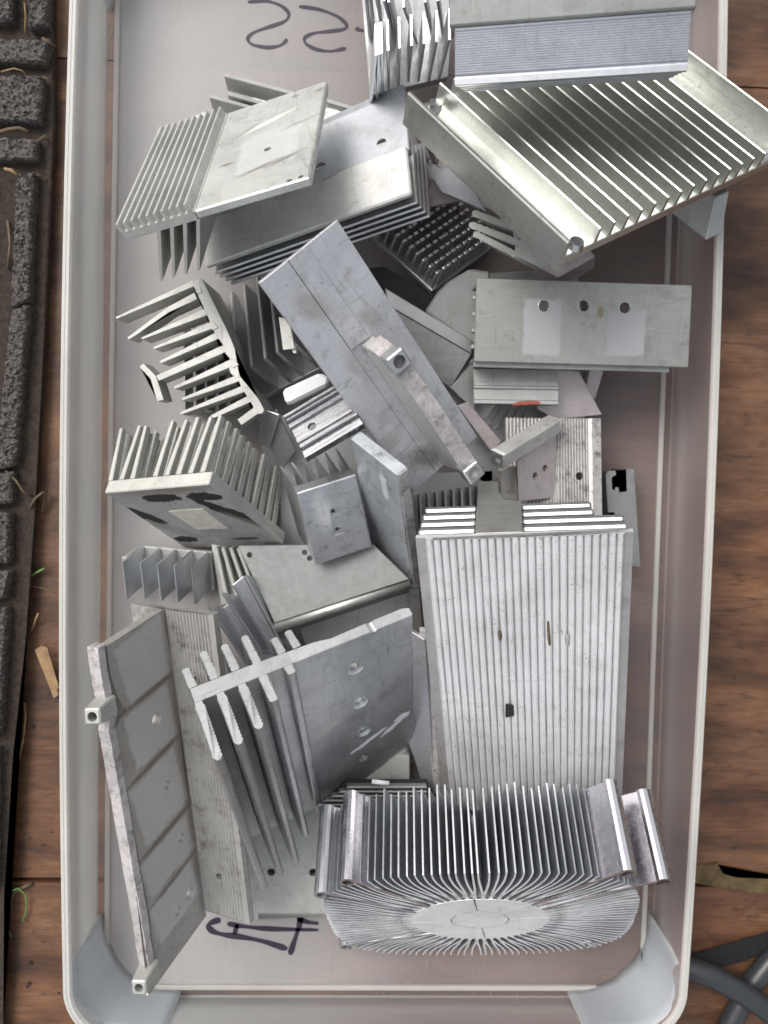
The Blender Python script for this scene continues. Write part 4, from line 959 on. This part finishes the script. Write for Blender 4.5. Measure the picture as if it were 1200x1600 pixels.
for q_ in ([(883,990),(889,992),(889,1010),(884,1008)],[(876,984),(880,986),(879,992),(875,991)]): patch('grey_chip', r, q_, -1.95, .1, 'pastegrey')
for q_ in ([(779,985),(782,985),(783,1000),(780,1001)],[(855,970),(858,972),(860,1010),(857,1008)]): patch('brown_streak', r, q_, -1.88, .06, 'twig')

# ---- W: small dark heat sink near the left wall
r = root('five_fin_heat_sink', 'small dark heat sink with five tall parallel fins against the left tub wall', 'heat sink', 'W')
W, L, H = POSES['W']['d']; H = -H
b0 = prism('base', [(-1,.02),(W+1,.02),(W+1,2),(-1,2)], 0, L+1, 'xz', 'warm', r, .2)
for i in range(5):
    x = -.2+W*i/4; prism('fin', fin_poly(x-.5, x+.5, 0, -H-(1 if i == 0 else 0), .8), 0, L, 'xz', 'fin', r)
boxp('ribbed_side', -3.5, -1.1, 0, L, -12, -1, 'cream', r, .2)

# ---- X: smooth folded channel
r = base_root('folded_channel_heat_sink', 'plain grey channel with a rounded folded edge beneath the small two hole block', 'heat sink', [(371,855,20),(640,905,20)])
q = [(371,852,28),(583,850,31),(640,905,32),(429,974,32)]
tp = slab('top_plate', q, 2.2, 'folded', r, .3)
P0, P1 = U(431,980,30), U(641,911,30)
from_p = tube_bm([tuple((r.matrix_world.inverted()@(Vector(P0)*S))/S), tuple((r.matrix_world.inverted()@(Vector(P1)*S))/S)], 2.2, 16); from_bm('rounded_edge', from_p, 'dull', r, True)
slab('front_leg', [(434,984,29),(643,914,29),(640,925,8),(440,992,8)], 2.0, 'dull', r)
for k in range(7): slab('side_rib', [(640+k*.4,915+k*13,27-k*3),(652+k*1.2,915+k*13,26-k*3),(654+k*1.2,922+k*13,25-k*3),(641+k*.4,922+k*13,26-k*3)], 2, 'dull', r, .3)
slab('side_leg', [(640,912,26),(655,915,25),(662,1010,10),(642,1006,10)], 2.5, 'dull', r)
def cyl_world(o, x, y, z, rad, n=(0,0,1)):
    inv_ = o.parent.matrix_world.inverted(); p = Vector(U(x,y,z)); n = Vector(n)
    return tube_bm([tuple((inv_@((p-n*8)*S))/S), tuple((inv_@((p+n*8)*S))/S)], rad, 16)
cut(tp, [cyl_world(tp, 390,867,29,1.1), cyl_world(tp, 476,863,30,1.1), cyl_world(tp, 484,872,30,1.1)])
r = base_root('pale_ribbed_fin_strip', 'pale strip of four close ribs left of the plain folded channel', 'heat sink', [(335,855,16),(380,925,16)])
for k, (a, b_) in enumerate((((334,856),(352,922)),((345,856),(368,918)),((357,856),(382,910)),((369,857),(396,910)))):
    A, B = U(a[0],a[1],24), U(b_[0],b_[1]+18,22); world_prism('fin', [A, B, B+np.array([0,0,-9]), A+np.array([0,0,-9])], (1.6,.2,0), 'cream', r, .35)
slab('base', [(330,850,12),(392,850,12),(410,940,11),(345,945,11)], 4, 'warm', r)

# ---- Y: shiny dark fins
r = base_root('shiny_channel_heat_sink', 'shiny dark heat sink with four slanting fins behind the double sided comb', 'heat sink', [(321,945,12),(435,1010,12)])
tl = [((322,945),(384,1040)),((345,927),(409,1022)),((362,915),(422,1012)),((381,900),(438,1008))]
for a, b_ in tl:
    A, B = U(a[0],a[1],36), U(b_[0],b_[1],31); dv = U(a[0]+22, a[1]+4, 24)-U(a[0],a[1],36)
    world_prism('fin', [A, B, B+dv, A+dv], (.8,.5,.1), 'silver', r, .2)
slab('base', [(338,958,24),(402,908,24),(446,1015,22),(400,1060,22)], 2.5, 'silver', r)
slab('web', [(362,915,35),(381,900,35),(437,1008,30),(420,1014,30)], 1.2, 'silver', r)

# ---- Z: double sided comb plate
r = root('double_comb_plate_heat_sink', 'broad plate heat sink with serrated fingers on its left end and countersunk holes', 'heat sink', 'Z')
W, L, HD, HU = POSES['Z']['d']; HD = -HD; HU = -HU          # fingers toward the camera run to -z
sx = [0,.095,.19,.285,.40,.47]
prism('spine', [(-1.2,-2.9),(W*.42,-2.9),(W*.42,2.4),(W*.2,2.9),(-1.2,2.9)], 0, L, 'xz', 'alu', r, .2)
pl = prism('plate', [(W*.42+.02,-2.9),(W,-2.9),(W+.6,-2.2),(W+.6,.6),(W-2,1.4),(W*.80,1.2),(W*.62,.8),(W*.55,1.9),(W*.42+.02,2.3)], 0, L, 'xz', 'alu', r, .2)
holes_px(pl, r, [(555,1043,2.4),(562,1097,2.4),(568,1142,2.2),(568,1185,2.2),(557,1221,2.1),(584,983,1.6),(622,964,1.6)], -2.9)
for (x, y, rr) in ((555,1043,3.3),(562,1097,3.3),(568,1142,3.0)):
    p = on_plane(r, x, y, -2.95); b = bmesh.new(); bmesh.ops.create_cone(b, cap_ends=False, segments=24, radius1=rr, radius2=rr-.95, depth=1.0)
    for v in b.verts: v.co = Vector((p[0]+v.co.x, p[1]+v.co.y, -2.5+v.co.z))
    bmesh.ops.solidify(b, geom=b.faces[:], thickness=.15)
    for v in b.verts: v.co.z -= .35
    from_bm('countersink', b, 'silver', r)
WH = (.82,.82,.82)
spotted(pl, 'pasted_grey_plate', col=(.60,.61,.62), rough=.4, metal=.88, dirt=.3, dscale=70, brush=(1.5,.08,1), bump=.25, spots=[
    spot(r,507,1141,6.8,2.6,-25,(.5,.47,.42),.7,.2,.8,-2.9), spot(r,575,1158,9,1.1,-28,WH,.85,.15,1.8,-2.9), spot(r,612,1137,6,1.2,-35,WH,.85,.15,1.8,-2.9), spot(r,628,1120,3.5,1.8,-20,WH,.85,.15,1.6,-2.9),
    spot(r,620,1182,5.5,2.2,-30,WH,.9,.2,1.0,-2.9), spot(r,542,1155,2.5,2,0,(.15,.13,.11),.7,.4,1.4,-2.9)])
fr = [1.0,.9,.8,.48,.16]; up = [1.05,1.55,1.5,1.55,.85,.95]
for k, f_ in enumerate(fr):
    x = W*sx[k]; prism('front_fin', serrated((x,-2.95), (x+.25*k*.2,-2.9-(HD-2.9)*f_), 2.5, 2.3, int(14*f_)+2, .36), 0, L*(1 if k < 3 else .97), 'xz', 'alu', r)
for k, f_ in enumerate(up):
    x = W*sx[k]; prism('rear_fin', serrated((x,2.95 if k < 3 else 2.45), (x-.5,2.9+HU*.62*f_), 2.3, 2.1, 7, .34), 0, L*.9, 'xz', 'alu', r)

# ---- AA: large cast angle at the left
r = root('large_cast_angle', 'large dirty cast angle with rough rim and ribbed wing, lower left', 'heat sink', 'AA')
W, L, HZ = POSES['AA']['d']; HZ = -HZ
def px2(lst): return [tuple(on_plane(r, x, y, 0)[:2]) for x, y in lst]
out = px2([(255,952),(166,1010),(172,1050),(182,1085),(196,1110),(180,1140),(184,1170),(190,1200),(199,1237),(210,1300),(222,1370),(233,1425),(240,1480),(244,1508),(232,1556),(322,1431),(310,1325),(287,1200),(275,1070)])
fl_ = prism('flange', out, -3.6, 0, 'xy', 'dirty', r)
p = lambda x, y: on_plane(r, x, y, 0)
cut(fl_, [cyl_cut((p(245,1124)[0],p(245,1124)[1],0),2,2.5,9), cyl_cut((p(262,1226)[0],p(262,1226)[1],0),2,1.8,9), cyl_cut((p(284,1309)[0],p(284,1309)[1],0),2,1.9,9), cyl_cut((p(297,1397)[0],p(297,1397)[1],0),2,2.3,9), cyl_cut((p(279,1424)[0],p(279,1424)[1],0),2,2.0,9)])
# rough rim along the outer edge
rim_pts = [(155,1010),(160,1048),(166,1085),(176,1112),(172,1140),(178,1172),(184,1205),(190,1240),(200,1300),(212,1370),(222,1425),(230,1480),(236,1512)]
b = bmesh.new(); rings = []
for i in range(len(rim_pts)-1):
    for s_ in range(5):
        t = s_/5; x = rim_pts[i][0]*(1-t)+rim_pts[i+1][0]*t; y = rim_pts[i][1]*(1-t)+rim_pts[i+1][1]*t
        q0 = on_plane(r, x, y, 0); jj = .3*noise.noise(Vector((x*.1, y*.12, 3))); k2 = .35*noise.noise(Vector((x*.1, y*.5, 8)))
        rings.append([b.verts.new((q0[0]+1.5+jj, q0[1], -3.9)), b.verts.new((q0[0]+1.9+jj, q0[1], -1.5+k2)), b.verts.new((q0[0]+1.2+jj, q0[1], .5+k2)), b.verts.new((q0[0]-1.8+k2, q0[1], .55)), b.verts.new((q0[0]-2.4, q0[1], -.1)), b.verts.new((q0[0]-2.4, q0[1], -3.9))])
for A, B in zip(rings, rings[1:]):
    for k in range(6): b.faces.new((A[k], A[(k+1)%6], B[(k+1)%6], B[k]))
b.faces.new(rings[0]); b.faces.new(rings[-1][::-1]); from_bm('sawn_rim', b, 'rough', r)
top = px2([(145,1007),(232,945),(256,952),(166,1011)])
for (x, y) in ((144,1120),(217,1544)):
    q0 = on_plane(r, x, y, 2.0, 2)
    # boss runs along the flange's outward direction, hole facing the camera
    vd = Vector(CT/1.0) - Vector((r.matrix_world @ Vector(q0*S)))/S; ld = (r.matrix_world.to_3x3().inverted() @ vd).normalized()
    a = Vector(q0); d_ = Vector((1, -.15, .35)).normalized(); e1 = d_.cross(Vector((0,1,0))).normalized(); e2 = d_.cross(e1)
    bb = bmesh.new(); h = 2.7
    lo = [bb.verts.new(a - d_*11 + e1*s1*h*1.25 + e2*s2*h*1.4) for s1, s2 in ((-1,-1),(1,-1),(1,1),(-1,1))]; hi = [bb.verts.new(a + e1*s1*h + e2*s2*h) for s1, s2 in ((-1,-1),(1,-1),(1,1),(-1,1))]
    bb.faces.new(lo[::-1]); bb.faces.new(hi)
    for k in range(4): bb.faces.new((lo[k], lo[(k+1)%4], hi[(k+1)%4], hi[k]))
    bmesh.ops.recalc_face_normals(bb, faces=bb.faces); bmesh.ops.bevel(bb, geom=bb.edges[:], offset=.5, segments=1, affect='EDGES')
    bo = from_bm('screw_boss', bb, 'cream', r); cut(bo, [tube_bm([tuple(a-d_*8), tuple(a+d_*4)], 1.65, 16)])
# ribbed wing: plane x = 0, running along z
rp = [(-17,-1.0),(-17,-2.6),(HZ*.68+3.2,-2.6),(HZ*.68+3.6,-1.6),(HZ*.68+3.2,.5),(HZ*.68+1.0,.7)]
nr = 13; wz = HZ*.68
for i in range(nr-1, -1, -1):
    a0_, s_ = .6+wz*i/nr, wz/nr
    rp += [(a0_+.85*s_, .1), (a0_+.6*s_, .62), (a0_+.35*s_, .62), (a0_+.1*s_, .1)]
rp += [(0.02,.1),(0.02,-1.0)]
b = bmesh.new(); 
lo = [b.verts.new((q_[1]-.3, 0, q_[0])) for q_ in rp]; hi = [b.verts.new((q_[1]-.3, L, q_[0])) for q_ in rp]; n_ = len(rp)
fs = [b.faces.new(lo[::-1]), b.faces.new(hi)]
for i in range(n_): fs.append(b.faces.new((lo[i], lo[(i+1)%n_], hi[(i+1)%n_], hi[i])))
bmesh.ops.triangulate(b, faces=fs[:2], ngon_method='EAR_CLIP')
wing = from_bm('ribbed_wing', b, 'dirty', r)
cs = []
for (x, y, rr) in ((305,1062,1.0),(342,1370,1.4)):
    q0 = on_plane(r, x, y, .3, 0); cs.append(cyl_cut(q0, 0, rr, 8))
cut(wing, cs)
SD = (.13,.10,.085); LT_ = (.60,.60,.62); ssp = []
seams = [((196,1112),(272,1050)),((204,1228),(282,1146)),((219,1347),(300,1252)),((234,1421),(307,1327))]
q0 = on_plane(r, 240, 1230, 0); ssp.append((q0[0], q0[1], 30, 62, 0, (.22,.19,.165), .55, .3, 1.2))
SC = []
for a_, b_ in seams:
    P = [on_plane(r, x, y, 0) for x, y in (a_, b_)]; SC.append(((P[0]+P[1])/2, P[1]-P[0]))
for k in range(5):
    if k < 3: c_ = (SC[k][0]+SC[k+1][0])/2; gap = np.linalg.norm(SC[k+1][0]-SC[k][0])
    elif k == 3: c_ = SC[3][0]+(SC[3][0]-SC[2][0])*.42; gap = 24
    else: c_ = SC[0][0]-(SC[1][0]-SC[0][0])*.48; gap = 28
    d_ = SC[min(k, 3)][1]; ssp.append((c_[0]+1.0, c_[1], np.linalg.norm(d_)/2*.86, gap/2-2.3, math.atan2(d_[1], d_[0]), (.53,.525,.52), .62, -.06, .45))
for c_, d_ in SC:
    ssp.append((c_[0], c_[1], np.linalg.norm(d_)/2*1.05, 1.1, math.atan2(d_[1], d_[0]), SD, .8, .4, 1.3))
P = [on_plane(r, x, y, 0) for x, y in ((258,960),(320,1428))]; c_ = (P[0]+P[1])/2; d_ = P[1]-P[0]
ssp.append((c_[0], c_[1], np.linalg.norm(d_)/2, 2.2, math.atan2(d_[1], d_[0]), SD, .6, .8, 1.0))
spotted(fl_, 'padded_dirty_casting', col=(.50,.49,.47), rough=.5, metal=.75, dirt=.5, dirtcol=(.14,.115,.10), dscale=100, specks=.57, spots=ssp)

# ---- AB: pale base plate at the bottom left
r = base_root('pale_base_plate', 'pale stained flat plate with two holes lying on the tub floor, bottom left', 'heat sink', [(375,1430,1),(520,1420,1)])
o = slab('plate', [(366,1200,10),(640,1180,12),(640,1426,7),(402,1426,6),(402,1436,6),(370,1438,6)], 3, 'cream', r)
cut(o, [cyl_world(o, 424,1362,7,1.7), cyl_world(o, 489,1362,7,1.7)])
# ---- AD: dark ribbed plate above the cooler
r = base_root('dark_ribbed_strip', 'dark strip of close horizontal ribs just above the round cooler', 'heat sink', [(500,1250,20),(668,1250,20)])
for k, y in enumerate((1229,1236,1243,1250,1257)): slab('rib', [(545-k*12,y,27),(667,y,27),(668,y+3.4,27),(540-k*12,y+3.4,27)], 4, 'dull', r, .25)
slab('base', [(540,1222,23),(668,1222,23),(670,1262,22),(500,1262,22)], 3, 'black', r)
r = base_root('white_tube_scrap', 'short white tube scrap in the dark gap above the ribbed strip', 'tube', [(580,1222,30),(608,1224,30)], group=None)
from_bm('tube_body', tube_bm([tuple((r.matrix_world.inverted()@(Vector(U(x,y,31))*S))/S) for x, y in ((581,1221),(608,1224))], .9, 12), 'foam', r, True)
# ---- AE: blue plate and dirty edge between the combs and the ridged sink
r = base_root('blue_grey_standing_plate', 'blue grey plate with dirty brown edge standing left of the large ridged heat sink', 'heat sink', [(640,1010,10),(680,1230,10)])
slab('face', [(640,985,34),(664,1000,36),(680,1236,12),(660,1225,10),(638,1160,14)], 2, 'cool', r)
slab('sawn_edge', [(656,985,35),(668,985,35),(690,1240,12),(678,1240,12)], 3, 'rough', r)
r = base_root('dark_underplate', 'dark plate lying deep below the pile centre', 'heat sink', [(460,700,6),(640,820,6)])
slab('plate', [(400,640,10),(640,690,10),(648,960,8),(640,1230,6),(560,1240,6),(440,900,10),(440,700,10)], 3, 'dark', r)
r = base_root('shiny_tilted_foil', 'bent shiny dark sheet between the cross-cut block and the shiny rail', 'sheet metal', [(430,650,20),(460,720,20)], group=None)
slab('sheet', [(405,660,26),(432,640,30),(462,706,24),(440,735,18)], 1, 'dark', r); slab('sheet', [(412,640,30),(436,648,32),(420,700,24),(402,690,22)], 1, 'silver', r)

# ---- AC: round radial cooler
r = root('round_radial_cooler', 'round radial cooler with flat hub, swirling forked fins and curled screw arms', 'heat sink', 'AC')
Rr, H, rh, Ry = POSES['AC']['d']; ky = Ry/Rr; rh = 26.5
n = 48
def disc(name, rad, z0, z1, mat_, segs=48, a0=0, a1=2*math.pi, rin=0, gap=0):
    if rin:
        P = [(rad*math.cos(a0+(a1-a0)*i/segs), rad*math.sin(a0+(a1-a0)*i/segs)*1.0) for i in range(segs+1)] + [(rin*math.cos(a1-(a1-a0)*i/segs), rin*math.sin(a1-(a1-a0)*i/segs)) for i in range(segs+1)]
    else: P = [(rad*math.cos(2*math.pi*i/segs), rad*math.sin(2*math.pi*i/segs)) for i in range(segs)]
    return prism(name, [(x, y*.80-1.6) for x, y in P], z0, z1, 'xy', mat_, r)
disc('hub_core', rh, -H, -.8, 'dirty')
disc('hub_disc', 10.8, -.27, 0, 'hub')
for k in range(8):
    a = 2*math.pi*k/8+.07; disc('hub_sector', rh-.05, -.27, 0, 'hub', 8, a+.014, a+2*math.pi/8-.014, 11.3)
def ribbon(path, widths, z0, z1, mat_, name):
    P = [Vector((x, y)) for x, y in path]; L_, R_ = [], []
    for i, p_ in enumerate(P):
        d_ = (P[min(i+1,len(P)-1)]-P[max(i-1,0)]).normalized(); q_ = Vector((-d_.y, d_.x)); w_ = widths[0]+(widths[1]-widths[0])*i/(len(P)-1)
        L_.append(tuple(p_+q_*w_/2)); R_.append(tuple(p_-q_*w_/2))
    b = bmesh.new()
    A = [b.verts.new((x, y, z1)) for x, y in L_]; B = [b.verts.new((x, y, z1)) for x, y in R_]; A0 = [b.verts.new((x, y, z0)) for x, y in L_]; B0 = [b.verts.new((x, y, z0)) for x, y in R_]
    for i in range(len(P)-1):
        b.faces.new((A[i],A[i+1],B[i+1],B[i])); b.faces.new((A0[i],B0[i],B0[i+1],A0[i+1])); b.faces.new((A[i],A0[i],A0[i+1],A[i+1])); b.faces.new((B[i],B[i+1],B0[i+1],B0[i]))
    b.faces.new((A[0],B[0],B0[0],A0[0])); b.faces.new((A[-1],A0[-1],B0[-1],B[-1]))
    return b
def outline(f):
    """point at fraction f of the arclength of the rounded rectangular outline"""
    return OUT[int(f*len(OUT)) % len(OUT)]
raw = []
for i in range(1440):
    a = 2*math.pi*i/1440; c_, s_ = math.cos(a), math.sin(a); e_ = 2/3.2
    raw.append((Rr*.985*math.copysign(abs(c_)**e_, c_), Ry*math.copysign(abs(s_)**e_, s_)))
raw = np.array(raw); dl = np.linalg.norm(np.roll(raw, -1, 0)-raw, axis=1); cum = np.r_[0, np.cumsum(dl)]; NO = 1200
OUT = [tuple(raw[min(np.searchsorted(cum, cum[-1]*k/NO), 1439)]) for k in range(NO)]
HK = .80
def pol(rad, a): return (rad*math.cos(a), rad*math.sin(a)*HK-1.6)
NS = 60
for k in range(NS):
    f = (k+.5)/NS; a = 2*math.pi*f; dz = random.uniform(-.25, .1)
    # match hub angle to outline fraction so that fins stay near radial
    fa = 0
    ang = math.atan2(math.sin(a)*Ry/Rr, math.cos(a))
    b = ribbon([pol(rh-.05, a), pol(rh+3.4, a)], (1.6, 1.1), -H, -.05+dz, None, '')
    p0 = np.array(pol(rh+3.3, a))
    for s_ in (-1, 1):
        tip = np.array(outline(f + s_*.25/NS)); rad_ = np.array([math.cos(a), math.sin(a)*HK])
        tang = np.array([-rad_[1], rad_[0]]); swirl = 5.0*math.sin(2*a) + 1.5
        g_ = np.array([math.copysign(abs(tip[0]/Rr)**2.2/Rr, tip[0]), math.copysign(abs(tip[1]/Ry)**2.2/Ry, tip[1])]); g_ /= np.linalg.norm(g_)
        dT = np.linalg.norm(tip-p0); c1 = p0 + rad_*dT*.42 + tang*s_*1.3; c2 = tip - g_*dT*.42
        path = []
        for i in range(8):
            t = i/7; q_ = p0*(1-t)**3 + c1*3*t*(1-t)**2 + c2*3*t*t*(1-t) + tip*t**3; path.append((q_[0], q_[1]))
        b2 = ribbon([(x_+random.uniform(-.06,.06), y_+random.uniform(-.06,.06)) for x_, y_ in path], (1.0, .62), -H+random.uniform(-1.8,1.0), -.06+dz, None, '')
        t_ = bpy.data.meshes.new('t'); b2.to_mesh(t_); b2.free(); b.from_mesh(t_); bpy.data.meshes.remove(t_)
    ff = from_bm('forked_fin', b, 'fin', r); ff.data.materials.append(M['hub'])
    for q_ in ff.data.polygons:
        if q_.normal.z > .9: q_.material_index = 1
def arm(px1, a0, m_='rainbow'):
    p0 = pol(rh-.05, a0); q0 = on_plane(r, px1[0], px1[1], 0); p1 = (q0[0], q0[1])
    mid = ((p0[0]+p1[0])/2, (p0[1]+p1[1])/2 + .8)
    path = [p0, ((p0[0]*.6+mid[0]*.4), (p0[1]*.6+mid[1]*.4)), mid, ((p1[0]*.6+mid[0]*.4), (p1[1]*.6+mid[1]*.4+.3)), p1]
    b = ribbon(path, (1.7, 1.2), -H-1, .15, None, '')
    c = (p1[0], p1[1]); s_ = 1 if p1[0] > 0 else -1
    cp = [(c[0]+2.6*math.cos(t)*s_+1.2*s_, c[1]+2.6*math.sin(t)-1.2) for t in np.linspace(2.6, -2.2, 12)]
    b2 = ribbon(cp, (1.3, 1.1), -H-1.2, .2, None, '')
    t_ = bpy.data.meshes.new('t'); b2.to_mesh(t_); b2.free(); b.from_mesh(t_); bpy.data.meshes.remove(t_)
    from_bm('curled_arm', b, m_, r)
arm((548,1376), 2.35); arm((508,1396), 2.7, 'silver'); arm((976,1362), .75); arm((1032,1376), .5)
arm((545,1478), 3.9, 'silver'); arm((915,1474), -.75, 'silver')
# light stays as set at the top
